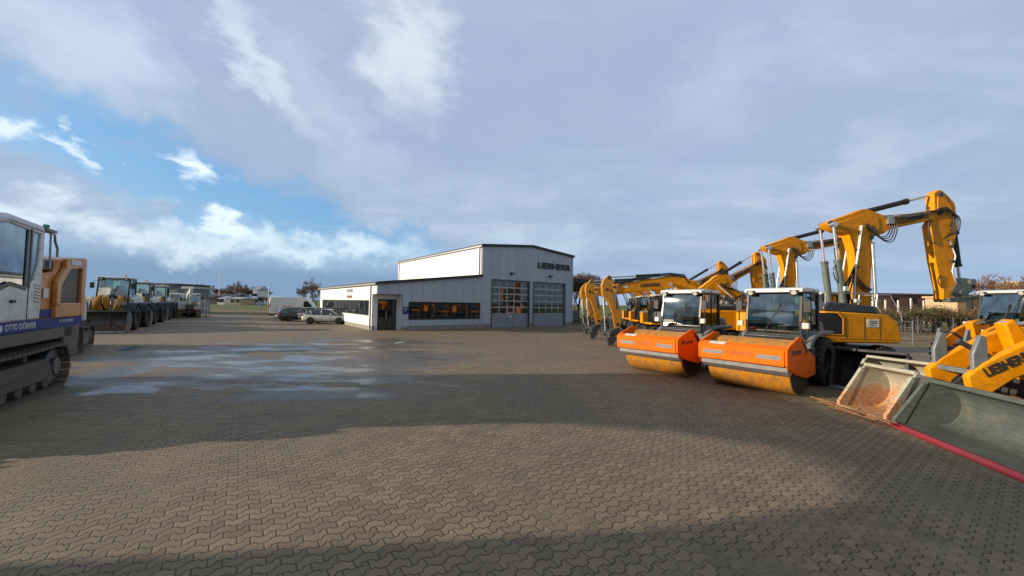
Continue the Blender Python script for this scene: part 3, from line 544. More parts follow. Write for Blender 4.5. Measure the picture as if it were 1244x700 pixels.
# ---------------------------------------------------------------- rollers
def make_roller(label, loc_, rz, art=0.0):
    t = thing('road_roller', label, 'road roller', loc_, rz, 'orange soil compactors parked in the right row')
    MB().lathe([(-1.07, .05), (-1.07, .735), (-1.06, .75), (1.06, .75), (1.07, .735), (1.07, .05)], (0, 0, .75), 72).obj('drum', 'drum', t)
    e = MB()
    for s in (-1, 1): e.lathe([(s*1.0705, .715), (s*1.078, .71), (s*1.078, .4), (s*1.08, .02)], (0, 0, .75), 48)
    e.obj('drum_face', 'black', t)
    for s in (-1, 1):
        q = MB(); pl = [(1.14, 1.31), (.95, 1.40), (.25, 1.62), (.0, 1.6), (-.42, 1.22), (-.95, 1.0), (-.95, .5), (-.2, .46), (.55, .62), (1.04, .8), (1.14, .9)]
        q.prism(pl, s*1.09, s*1.16); q.obj('side_plate', 'orange', t, .02)
        k = MB(); k.prism([(-.0, 1.5), (.14, 1.52), (-.22, 1.12), (-.34, 1.2)], s*1.155, s*1.166); k.obj('plate_opening', 'black', t)
    q = MB(); q.prism([(1.12, .86), (1.16, .88), (1.16, 1.3), (.95, 1.38), (.92, 1.34), (1.08, 1.27), (1.08, .86)], -1.089, 1.089); q.obj('front_beam', 'orange', t, .015)
    q = MB(); q.prism([(-.42, .9), (-.55, .9), (-.55, 1.25), (-.42, 1.25)], -1.089, 1.089); q.obj('rear_beam', 'orange', t, .015)
    r = MB()
    for s in (-1, 1): r.prism([(1.166, s*.98) for _ in ()], 0, 1) if False else r.add([(1.163, s*1.0, 1.14), (1.163, s*.42, 1.14), (1.163, s*.46, 1.03), (1.163, s*1.0, 1.03), (1.168, s*1.0, 1.14), (1.168, s*.42, 1.14), (1.168, s*.46, 1.03), (1.168, s*1.0, 1.03)], [(0, 1, 2, 3), (4, 5, 6, 7), (0, 1, 5, 4), (1, 2, 6, 5), (2, 3, 7, 6), (3, 0, 4, 7)])
    r.obj('reflector_strip', 'strip', t)
    text('HAMM', .15, 'mutedletter', t, (1.164, 0, 1.10), 'front', width=.62)
    text('HAMM', .13, 'greyletter', t, (.42, 1.163, 1.2), 'left', width=.5); em = MB().cyl((.8, 1.158, 1.21), (.8, 1.17, 1.21), .07, n=16); em.obj('emblem', 'greyletter', t)
    MB().prism([(1.13, 1.315), (.98, 1.373), (.982, 1.379), (1.132, 1.321)], -.85, -.4).obj('top_sticker', 'sticker', t)
    sc = MB(); sc.prism([(.84, .60), (1.02, .72), (1.05, .86), (.98, .84), (.80, .68)], -1.12, 1.12); sc.obj('scraper', 'galv', t, .008)
    sy = MB(); sy.prism([(.86, .84), (1.0, .86), (.99, .93), (.84, .9)], -.95, 1.0); sy.obj('scraper_mount', 'yellow', t, .01)
    for s in (-1, 1):
        br = MB(); br.prism([(.8, .62), (1.1, .86), (1.1, 1.0), (.95, 1.0), (.76, .7)], s*1.1, s*1.13); br.obj('scraper_bracket', 'orange', t)
    # rear frame
    jt = MB(); jt.box(-1.1, -.5, -.3, .3, .6, 1.1); jt.cyl((-1.0, 0, .5), (-1.0, 0, 1.25), .18); jt.box(-1.5, -1.0, -.75, .75, .75, 1.15); jt.obj('articulation_joint', 'black', t, .02)
    ch = MB(); ch.box(-3.3, -1.3, -.55, .55, .55, 1.1); ch.box(-2.9, -2.3, -.95, .95, .55, .9); ch.obj('rear_frame', 'dgrey', t, .03)
    for s in (-1, 1): wheel(t, -2.45, s*.82, .74, .5, s, rim='dgrey')
    fd = MB()
    for s in (-1, 1):
        f_ = [(-1.05, 1.22), (-1.25, 1.46), (-1.6, 1.62), (-2.1, 1.68), (-3.3, 1.68), (-3.3, 1.55), (-2.1, 1.56), (-1.65, 1.48), (-1.35, 1.3), (-1.2, 1.1)]
        fd.prism(f_, min(s*.3, s*1.02), max(s*.3, s*1.02))
    fd.obj('mudguard', 'grey', t, .03)
    hd = MB(); hd.prism([(-2.7, 1.1), (-3.55, 1.1), (-3.6, 1.7), (-3.45, 1.95), (-2.7, 2.05)], -.7, .7); hd.obj('engine_hood', 'grey', t, .08)
    cab(t, -2.7, -1.2, -.78, .78, 1.5, 3.02, frame='black', roof='white', slope=.12, lower=.18, low='grey', tr=.12, oh=.16)
    dk = MB(); dk.prism([(-1.2, 1.38), (-1.12, 1.5), (-1.22, 1.56), (-1.5, 1.52), (-1.5, 1.38)], -.8, .8); dk.obj('windscreen_sill', 'dgrey', t, .02)
    for s in (-1, 1):
        st = MB(); st.tube([(-1.15, s*.85, 1.3), (-1.1, s*.95, 1.6), (-1.12, s*.95, 2.35), (-1.35, s*.84, 2.8)], .02, 6); st.tube([(-2.1, s*.82, 2.9), (-1.5, s*1.0, 2.95), (-1.5, s*1.02, 2.5)], .015, 6); st.obj('grab_rail', 'black', t)
        lp = MB().box(-1.16, -1.05, s*.9-.09, s*.9+.09, 1.78, 1.96); lp.obj('side_lamp', 'lamp', t, .02)
        l2 = MB().cyl((-1.02, s*.45, 1.3), (-.95, s*.45, 1.3), .09, .10, 14); l2.obj('headlight', 'lamp', t)
        stp = MB().box(-1.75, -1.2, s*1.0-.02, s*1.0+.02, .9, 1.4) if False else MB().tube([(-1.25, s*.95, .55), (-1.25, s*.95, 1.4)], .02, 6).box(-1.7, -1.25, s*.85, s*1.02, .6, .66).box(-1.7, -1.25, s*.85, s*1.02, .95, 1.0); stp.obj('step', 'black', t)
    hs = MB()
    for k in range(6): y = -.5+.2*k; hs.tube([(-.5, y, 1.1), (-.75, y*.8, 1.25+.05*(k % 3)), (-1.0, y*.7, 1.15), (-1.25, y*.6, 1.0)], .025, 6)
    hs.obj('hydraulic_hose', 'black', t)
    MB().prism([(-.3, .95), (-1.2, 1.25), (-1.2, .95), (-.75, .78)], 1.06, 1.085).obj('frame_corner', 'dgrey', t)
    return t
rA = R(180+36)
r2 = make_roller('orange single-drum roller nearest the camera, windscreen facing the aisle', (7.32, 11.35, 0), rA)
r1 = dup(r2, (5.5, 13.75, 0), R(180+38), 'orange single-drum roller farther back, left of the nearest roller')

# ---------------------------------------------------------------- wheel loaders
def make_loader(label, loc_, rz, sc=1.0, bk='bucketmid', bw=2.6, lift=0.0, edge=None, bx=2.55, hood='cabwhite', arm='yellow', arms=True, bh=1.15, rot=0.0, grp='wheel loaders parked along the left side'):
    t = thing('wheel_loader', label, 'wheel loader', loc_, rz, grp); t.scale = (sc, sc, sc)
    ch = MB(); ch.box(-2.6, -.2, -.5, .5, .6, 1.1); ch.box(-.1, 1.7, -.45, .45, .6, 1.15); ch.box(-1.75, -1.35, -1.0, 1.0, .55, .85); ch.box(1.05, 1.45, -1.0, 1.0, .55, .85); ch.obj('chassis', 'dgrey', t, .03)
    for x in (-1.55, 1.25):
        for s in (-1, 1): wheel(t, x, s*1.02, .72, .52, s, rim='yellow2' if grp.endswith('right') else 'dgrey')
    hd = MB(); hd.prism([(-3.0, 1.0), (-3.05, 1.7), (-2.8, 1.98), (-.75, 2.15), (-.75, 1.0)], -.75, .75); hd.obj('engine_hood', hood, t, .08)
    MB().box(-3.1, -2.75, -1.1, 1.1, .75, 1.35).obj('counterweight', 'dgrey', t, .06)
    for s in (-1, 1):
        if grp.endswith('right'): o_ = arc(1.25, .72, .92, 100, 150, 5); i_ = arc(1.25, .72, .86, 150, 100, 5); MB().prism(o_+i_, min(s*.78, s*1.28), max(s*.78, s*1.28)).obj('mudguard', 'black', t, .01)
        mg = MB(); o_ = arc(1.25, .72, .92, 25, 150, 10); i_ = arc(1.25, .72, .86, 150, 25, 10); mg.prism(o_+i_, min(s*.78, s*1.28), max(s*.78, s*1.28))
        if not grp.endswith('right'): mg.obj('mudguard', 'black', t, .01)
        mg = MB(); o_ = arc(-1.55, .72, .92, 20, 160, 10); i_ = arc(-1.55, .72, .86, 160, 20, 10); mg.prism(o_+i_, min(s*.78, s*1.28), max(s*.78, s*1.28)); mg.obj('mudguard', 'black', t, .01)
        l = MB().box(.62, .75, s*.95-.12, s*.95+.12, 1.78, 1.98); l.obj('headlight', 'lamp', t, .02)
    cab(t, -.95, .6, -.72, .72, 1.35, 3.2, frame='dgrey', roof='cabwhite', slope=.15, lower=.3, low='cabwhite')
    MB().prism([(-.1, 1.1), (.55, 1.1), (.62, 1.7), (.1, 1.75)], -.62, .62).obj('front_console', 'cabwhite', t, .05)
    MB().cyl((-.5, .3, 3.2), (-.5, .3, 3.35), .06).obj('beacon', 'orangelamp', t); MB().cyl((-2.2, .35, 2.0), (-2.2, .35, 2.6), .06).obj('exhaust_pipe', 'black', t)
    # lift arm and Z linkage
    for s in (-1, 1):
        a = MB(); a.prism([(.55, 1.95), (.75, 2.08), (1.1, 2.06), (1.9, 1.72), (2.6, 1.25), (2.85, 1.0), (2.8, .72), (2.5, .72), (2.2, .98), (1.65, 1.3), (.9, 1.7), (.55, 1.75)], min(s*.36, s*.5), max(s*.36, s*.5)); ao = a.obj('lift_arm', arm, t, .03)
        if s == -1: text('LIEBHERR', .165, 'greyletter', ao, (2.31, -.512, 1.24), 'right', width=.70, tilt=R(-30), bold=.03)
        else: text('LIEBHERR', .165, 'greyletter', ao, (2.31, .512, 1.24), 'left', width=.70, tilt=R(30), bold=.03)
        hyd(t, (.5, .95), (1.7, 1.15), s*.43, .07, .04, .6, 'yellow2')
    MB().prism([(.45, 1.0), (.95, 1.0), (.95, 1.55), (.7, 1.7), (.45, 1.65)], -.36, .36).obj('front_tower', arm, t, .03)
    x_ = MB().box(1.55, 1.85, -.36, .36, 1.1, 1.4); x_.prism([(1.5, .95), (1.7, .9), (2.0, 1.95), (1.85, 2.05), (1.6, 1.6)], -.12, .12); x_.obj('bell_crank', arm, t, .03)
    hyd(t, (.6, 2.05), (1.9, 1.93), 0, .085, .045, .6, 'dgrey'); q = MB().cyl((1.6, 0, 1.0), (2.62, 0, 1.6), .05); q.obj('tilt_link', 'dgrey', t)
    cp = MB()
    for s in (-.42, .42): cp.prism([(2.5, .25), (2.72, .25), (2.74, 1.4), (2.62, 1.75), (2.53, 1.72), (2.5, 1.05)], s-.045, s+.045)
    cp.box(2.58, 2.7, -.42, .42, .55, .7); cp.box(2.58, 2.7, -.42, .42, 1.0, 1.1); cp.obj('bucket_coupler', 'grey' if grp.endswith('right') else 'dgrey', t, .02)
    hs = MB()
    for k in range(4): y = -.25+.16*k; hs.tube([(.9, y, 1.6), (1.3, y, 1.55), (1.7, y+.05, 1.3), (2.2, y, 1.15), (2.55, y, .8)], .02, 6)
    hs.obj('hydraulic_hose', 'black', t)
    if bw: bucket_shape(t, 2.72, bw, bk, hgt=bh, edge=edge, z0=.04+lift, rot=rot)
    return t
aL = R(-56)
def toward(px, py, fwd, ang):   # place a machine so that its point fwd metres ahead stands at ground pixel
    g = gnd(px, py); return (g.x-fwd*math.cos(ang), g.y-fwd*math.sin(ang), 0)
w1 = make_loader('wheel loader with dark rusty-edged bucket, nearest loader in the left row', toward(112, 405, 4.5, aL), aL, 1.2, bk='bucketmid', arm='yellow2')
w1['category'] = 'wheel loader'
w2 = dup(w1, toward(149, 396.5, 4.5, aL), aL, 'second wheel loader in the left row, behind the one with the lowest bucket', 1.18)
w3 = dup(w1, toward(177, 390, 4.5, aL), aL, 'third wheel loader in the left row, next to the small white excavator', 1.15)
# the two loaders on the right
aR = R(190)
l1 = make_loader('nearest yellow wheel loader, big lettered lift arm reaching behind the clean grey-green bucket', (12.25, 7.35, 0), R(166), 1.1, bw=0, grp='wheel loaders parked on the right')
l2 = make_loader('yellow wheel loader with white cab at the right edge, farther from the camera', (18.9, 14.2, 0), R(184), 1.0, bw=0, grp='wheel loaders parked on the right')
tb0 = thing('loader_bucket', 'big clean grey-green loader bucket with red cutting edge, nearest to the camera', 'bucket', (8.74, 6.36, 0), R(166), 'loose buckets on the paving'); bucket_shape(tb0, 0, 2.7, 'bucket', hgt=.96, name='bucket_shell', edge='red', ribs=False)
# loose buckets on the paving
tb = thing('loader_bucket', 'rusty worn loader bucket lying open on the paving, left of the big grey bucket', 'bucket', (9.2, 8.66, 0), R(180-2), 'loose buckets on the paving'); bucket_shape(tb, 0, 1.2, 'bucketrust', hgt=1.05, dep=1.25, name='bucket_shell', edge='bucketrust', ribs=False)
tb2 = thing('loader_bucket', 'pale worn bucket lying behind the rusty one', 'bucket', (11.3, 10.3, 0), R(180+10), 'loose buckets on the paving'); bucket_shape(tb2, 0, 2.2, 'bucketrust', hgt=1.0, dep=1.2, name='bucket_shell', ribs=False)
tb3 = thing('loader_bucket', 'black bucket standing under the body of the excavator with the highest boom', 'bucket', (11.1, 11.6, 0), R(215), 'loose buckets on the paving'); bucket_shape(tb3, 0, 1.6, 'bucketdark', hgt=1.15, dep=1.1, name='bucket_shell')
wood = MB()
for k in range(9):
    y0 = random.uniform(-.9, .9); a = random.uniform(-.25, .25); wood.bar((1.15+random.uniform(0, .25), y0-.6, .04+random.uniform(0, .05)), (1.2+random.uniform(0, .25)+a, y0+.6, .05+random.uniform(0, .08)), .05, .02)
wo = wood.obj('splintered_board', 'board', None); wo.location = (9.1, 8.75, 0); wo.rotation_euler = (0, 0, R(178)); tag(wo, 'splintered rusty-brown boards lying along the edge of the rusty bucket', 'boards')

# ---------------------------------------------------------------- crawler excavator on the left
def tracks(t, L, y, w, r, hw):
    """one crawler track centred on y, bottom on the ground"""
    pts = []; h = L/2-r
    path = [(-h, 0)] + arc(-h, r, r, 270, 90, 10)[0:] + arc(h, r, r, 90, -90, 10)
    P = []; seq = arc(-h, r, r, 270, 90, 8) + [(x, 2*r-.05*math.sin(PI*(x+h)/(2*h))) for x in [-h+2*h*k/8 for k in range(1, 8)]] + arc(h, r, r, 90, -90, 8) + [(h-2*h*k/8, 0) for k in range(1, 8)]
    n = len(seq); D = [0]
    for i in range(n): a, b = seq[i], seq[(i+1) % n]; D.append(D[-1]+math.hypot(b[0]-a[0], b[1]-a[1]))
    N = int(D[-1]/.19); b = MB(); 
    for k in range(N):
        d = D[-1]*k/N; i = max(j for j in range(n) if D[j] <= d); u = (d-D[i])/max(1e-6, D[i+1]-D[i]); p, q = seq[i], seq[(i+1) % n]
        x = p[0]+(q[0]-p[0])*u; z = p[1]+(q[1]-p[1])*u; a = math.atan2(q[1]-p[1], q[0]-p[0])
        T = Matrix.Translation((x, y, z)) @ Matrix.Rotation(-a, 4, 'Y')
        b.box(-.085, .085, -w/2, w/2, -.03, .03, T); b.box(-.03, .0, -w/2, w/2, -.06, .07, T) if False else b.box(-.02, .02, -w/2, w/2, .03, .075, T)
    tr = b.obj('track', 'track', t)
    f = MB(); f.prism([(-h*1.0, .45*r*2-.12), (-h*.8, 1.45*r), (h*.7, 1.45*r), (h, 1.1*r), (h, .6*r), (-h, .5*r)], y-w*.33, y+w*.36); f.box(-.5, .6, y-w*.2, y+w*.4, r*.9, r*1.2)
    for k in range(7): x = -h+.35+(2*h-.7)*k/6; f.cyl((x, y-w*.3, .22), (x, y+w*.3, .22), .15, n=14)
    for x in (-h*.4, h*.45): f.cyl((x, y-w*.25, 2*r-.18), (x, y+w*.25, 2*r-.18), .09, n=10)
    f.obj('track_frame', 'track', t, .02)
    s = MB(); s.cyl((h, y-w*.28, r), (h, y+w*.28, r), r*.82, n=24); s.cyl((-h, y-w*.28, r), (-h, y+w*.28, r), r*.82, n=24); s.cyl((-h, y-w*.36, r), (-h, y+w*.4, r), r*.4, n=16); s.obj('sprocket', 'dgrey', t, .02)
def make_crawler(label, loc_, rz):
    t = thing('crawler_excavator', label, 'excavator', loc_, rz)
    for s in (-1, 1): tracks(t, 5.3, s*1.2, .62, .53, .3)
    MB().box(-1.1, 1.1, -1.0, 1.0, .55, 1.2).obj('undercarriage', 'dgrey', t, .03); MB().cyl((0, 0, 1.1), (0, 0, 1.22), .7, n=28).obj('slew_ring', 'black', t)
    Y = 1.45
    b = MB(); b.box(-2.9, 1.35, -Y, Y, 1.2, 1.49); b.prism([(-3.3, .68), (-3.34, 1.49), (-2.35, 1.49), (-2.35, .8)], -Y, Y); b.obj('lower_frame', 'dgrey', t, .03)
    s = MB(); s.box(-3.33, 1.35, Y-.01, Y+.03, 1.49, 1.73); s.box(-3.33, 1.35, -Y-.03, -Y+.01, 1.49, 1.73); st = s.obj('blue_stripe', 'blue', t, .01)
    text('OTTO DÖRNER', .13, 'whiteletter', st, (-.2, Y+.034, 1.61), 'left', width=1.2, bold=.02); text('OTTO DÖRNER', .08, 'whiteletter', st, (-2.35, Y+.034, 1.63), 'left', width=.8)
    e = MB(); e.cyl((.55, Y+.03, 1.61), (.55, Y+.038, 1.61), .07, n=16); e.obj('round_emblem', 'whiteletter', st)
    # engine house: ochre frame round dark grille
    h = MB(); h.prism([(-3.3, 1.73), (-3.3, 3.2), (-3.0, 3.28), (-2.1, 3.15), (-1.75, 2.82), (-1.05, 2.75), (-1.05, 1.73)], -Y, Y-.03); h.obj('engine_house', 'ochre', t, .05)
    f = MB(); zz = Y-.02
    f.prism([(-3.34, 1.73), (-3.34, 3.28), (-3.08, 3.28), (-3.08, 1.73)], zz, zz+.09); f.prism([(-3.08, 3.0), (-3.08, 3.28), (-2.05, 3.17), (-2.05, 2.9)], zz, zz+.09); f.prism([(-2.35, 2.95), (-2.05, 2.95), (-1.62, 2.6), (-1.62, 1.98), (-1.85, 1.98), (-1.85, 2.5)], zz, zz+.09); f.prism([(-3.08, 1.73), (-3.08, 2.08), (-1.62, 2.08), (-1.62, 1.73)], zz, zz+.09)
    f.obj('grille_frame', 'ochre', t, .02)
    g = MB(); g.prism([(-3.08, 2.08), (-3.08, 3.02), (-2.35, 2.95), (-1.85, 2.5), (-1.85, 2.08)], zz, zz+.03)
    for k in range(12): z = 2.15+k*.075; g.box(-3.06, -1.9 if z < 2.5 else -2.2, zz+.03, zz+.045, z, z+.02)
    g.obj('radiator_grille', 'black', t)
    d = MB(); d.box(-1.45, -1.2, zz+.0, zz+.012, 2.2, 2.42); d.obj('notice_sticker', 'sticker', t)
    MB().box(-1.6, -1.08, zz+.0, zz+.02, 1.77, 1.94).obj('blue_badge', 'blue', t); MB().box(-2.9, -2.3, zz+.09, zz+.1, 3.06, 3.18).obj('badge_plate', 'whiteletter', t)
    k = MB(); k.box(-1.9, -1.05, .4, Y-.1, 2.85, 3.1); k.box(-1.35, -1.12, .9, 1.3, 3.1, 3.75); k.obj('air_filter_housing', 'dgrey', t, .03)
    MB().cyl((-1.8, .9, 3.1), (-1.8, .9, 3.38), .16).cyl((-1.8, .9, 3.3), (-1.8, .9, 3.45), .2, .1).obj('air_cleaner', 'black', t)
    r = MB(); r.tube([(-1.12, 1.38, 2.9), (-1.12, 1.38, 3.72), (-1.75, 1.38, 3.72), (-1.8, 1.38, 3.55), (-1.95, 1.38, 3.4), (-1.95, 1.38, 3.2)], .025, 6); r.tube([(-1.55, 1.38, 3.72), (-1.6, 1.38, 2.9)], .02, 6); r.obj('handrail', 'galv', t)
    # cab
    x0, x1, y0, y1, z0, z1 = -1.0, 1.05, .38, 1.47, 1.74, 3.78
    c = MB(); P = .1
    pan = [(x0, z0), (x0, 3.55), (x0+.14, z1), (.55, z1+.03), (.95, 3.62), (1.02, 3.5)]
    # side wall with opening: build pillars and lower panel
    for y in (y1, y0):
        ya, yb = y-.05, y+.0
        c.prism([(x0, z0), (x0, 2.62), (x0+.3, 2.62), (-.4, 2.42), (.2, 2.52), (.85, 2.35), (1.3, 2.2), (1.35, z0)], ya, yb)
        c.prism([(x0, 2.6), (x0, 3.6), (x0+.16, 3.6), (x0+.2, 2.95), (x0+.38, 2.6)], ya, yb); c.prism([(x0, 3.55), (x0+.08, z1-.02), (.5, z1), (.85, 3.68), (.98, 3.5), (.8, 3.58), (.4, 3.66), (x0+.16, 3.6)], ya, yb)
        c.bar((-.42, (ya+yb)/2, 2.42), (-.42, (ya+yb)/2, 3.66), .06); c.bar((.92, (ya+yb)/2, 3.55), (1.3, (ya+yb)/2, 2.25), .08)
    c.box(x0, x0+.06, y0, y1, z0, 2.9); c.box(1.2, 1.34, y0, y1, z0, 2.25); co = c.obj('cab', 'cabwhite', t, .02)
    rr = MB().prism([(x0-.02, 3.62), (x0+.1, z1+.02), (.5, z1+.05), (.98, 3.66), (1.05, 3.56), (.98, 3.54), (.5, 3.68), (x0+.1, 3.66)], y0-.01, y1+.02); rr.obj('cab_roof', 'cabwhite', t, .05)
    gl = MB(); gl.prism([(x0+.25, 2.66), (x0+.16, 3.6), (.4, 3.66), (.92, 3.56), (1.28, 2.22), (.2, 2.5), (-.4, 2.42)], y1-.035, y1-.03); gl.prism([(x0+.25, 2.66), (x0+.16, 3.6), (.4, 3.66), (.92, 3.56), (1.28, 2.22), (.2, 2.5), (-.4, 2.42)], y0+.02, y0+.025)
    gl.add([(.95, y0, 3.56), (.95, y1, 3.56), (1.32, y1, 2.22), (1.32, y0, 2.22)], [(0, 1, 2, 3)]); gl.obj('window_glass', 'glass', t)
    dl = MB(); dl.prism([(-.45, 2.42), (-.45, 3.66), (-.38, 3.66), (-.38, 2.42)], y1, y1+.012); dl.prism([(-.42, 2.42), (-.42, 1.76), (-.41, 1.76), (-.41, 2.42)], y1, y1+.01); dl.prism([(-.3, 2.36), (.3, 2.44), (1.3, 2.12), (1.3, 2.2), (.3, 2.52), (-.3, 2.44)], y1, y1+.012); dl.box(.1, .25, y1, y1+.03, 2.1, 2.16); dl.obj('door_trim', 'black', t)
    v = MB()
    for q in range(6): v.prism([(x0+.08, 2.1+q*.07), (x0+.34, 2.13+q*.07), (x0+.34, 2.15+q*.07), (x0+.08, 2.12+q*.07)], y1, y1+.012)
    v.obj('vent', 'grey', t)
    seat(t, -.2, .92, 1.8)
    MB().box(-1.5, -.95, 1.0, 1.5, 3.72, 3.78).obj('lamp_bracket', 'dgrey', t); MB().cyl((-1.4, 1.35, 3.78), (-1.4, 1.35, 3.9), .05).obj('green_beacon', 'greenlamp', t)
    a = MB().cyl((.1, .6, 3.8), (.12, .6, 4.5), .008, .003, 5); a.obj('antenna', 'black', t)
    # right-hand side front: boom reaching forward (out of the picture)
    bm = MB().prism([(.3, 1.5), (1.4, 1.5), (1.5, 1.8), (1.3, 2.1), (.4, 2.1)], -.6, -.15); bm.obj('boom', 'ochre', t, .04)
    return t
hA = math.atan2(-.835, .55)
cr = make_crawler('white and ochre crawler excavator with blue lettered stripe at the left edge', (-11.86, 7.23, 0), hA); cr.scale = (1.06,)*3
# low crawler dozer behind it
def make_dozer(label, loc_, rz):
    t = thing('crawler_dozer', label, 'bulldozer', loc_, rz)
    for s in (-1, 1): tracks(t, 3.9, s*1.0, .6, .52, .3)
    b = MB().box(-1.6, 1.9, -.65, .65, .6, 1.3); b.obj('chassis', 'dgrey', t, .03)
    MB().prism([(.2, 1.3), (1.9, 1.3), (1.95, 1.95), (.2, 2.15)], -.55, .55).obj('engine_hood', 'ochre', t, .05)
    MB().prism([(-1.9, 1.2), (-1.9, 2.0), (-1.2, 2.1), (-1.2, 1.2)], -1.0, 1.0).obj('rear_body', 'cabwhite', t, .05)
    cab(t, -1.2, .2, -.72, .72, 1.3, 3.0, frame='cabwhite', roof='cabwhite', slope=.1, lower=.3, low='cabwhite')
    bl = MB().prism([(2.5, .1), (2.75, .06), (2.62, .5), (2.8, 1.15), (2.7, 1.18), (2.5, .6)], -1.5, 1.5); bl.box(1.0, 2.55, -1.42, -1.3, .35, .55); bl.box(1.0, 2.55, 1.3, 1.42, .35, .55); bl.obj('dozer_blade', 'dgrey', t, .02)
    return t
dz = make_dozer('crawler dozer with low white body, half hidden behind the crawler excavator', (-20.4, 16.6, 0), hA+R(8))
# small white excavator far down the left row
def make_mini(label, loc_, rz):
    t = thing('compact_excavator', label, 'excavator', loc_, rz)
    for s in (-1, 1): tracks(t, 3.2, s*.9, .5, .4, .3)
    MB().box(-.8, .8, -.7, .7, .5, .95).obj('undercarriage', 'dgrey', t, .03)
    MB().box(-1.6, 1.0, -1.1, 1.1, .95, 1.9).obj('body', 'cabwhite', t, .1); MB().box(-1.65, 1.05, -1.12, 1.12, .85, .98).obj('red_skirt', 'red', t)
    cab(t, -.3, 1.2, .1, 1.1, 1.3, 2.9, frame='white', roof='white', slope=.1, lower=.3, low='cabwhite')
    MB().prism([(1.0, 1.3), (1.4, 1.2), (2.0, 2.6), (3.3, 3.2), (3.2, 3.5), (1.7, 2.9)], -.3, 0).obj('boom', 'cabwhite', t, .03)
    MB().prism([(3.0, 3.6), (3.3, 3.5), (3.0, 1.6), (2.8, 1.6)], -.27, -.05).obj('stick', 'cabwhite', t, .02); MB().prism([(2.8, 1.6), (3.1, 1.6), (3.1, 1.1), (2.5, .9), (2.4, 1.3)], -.5, .2).obj('bucket', 'dgrey', t, .02)
    return t
gm = gnd(222, 386); make_mini('small white excavator with red skirt near the end of the left row', (gm.x-.5, gm.y+1, 0), R(-40))
gm = gnd(204, 387); m2 = make_mini('white compact excavator with raised arm, between the third loader and the red-skirted one', (gm.x-2.5, gm.y+3.5, 0), R(-75))

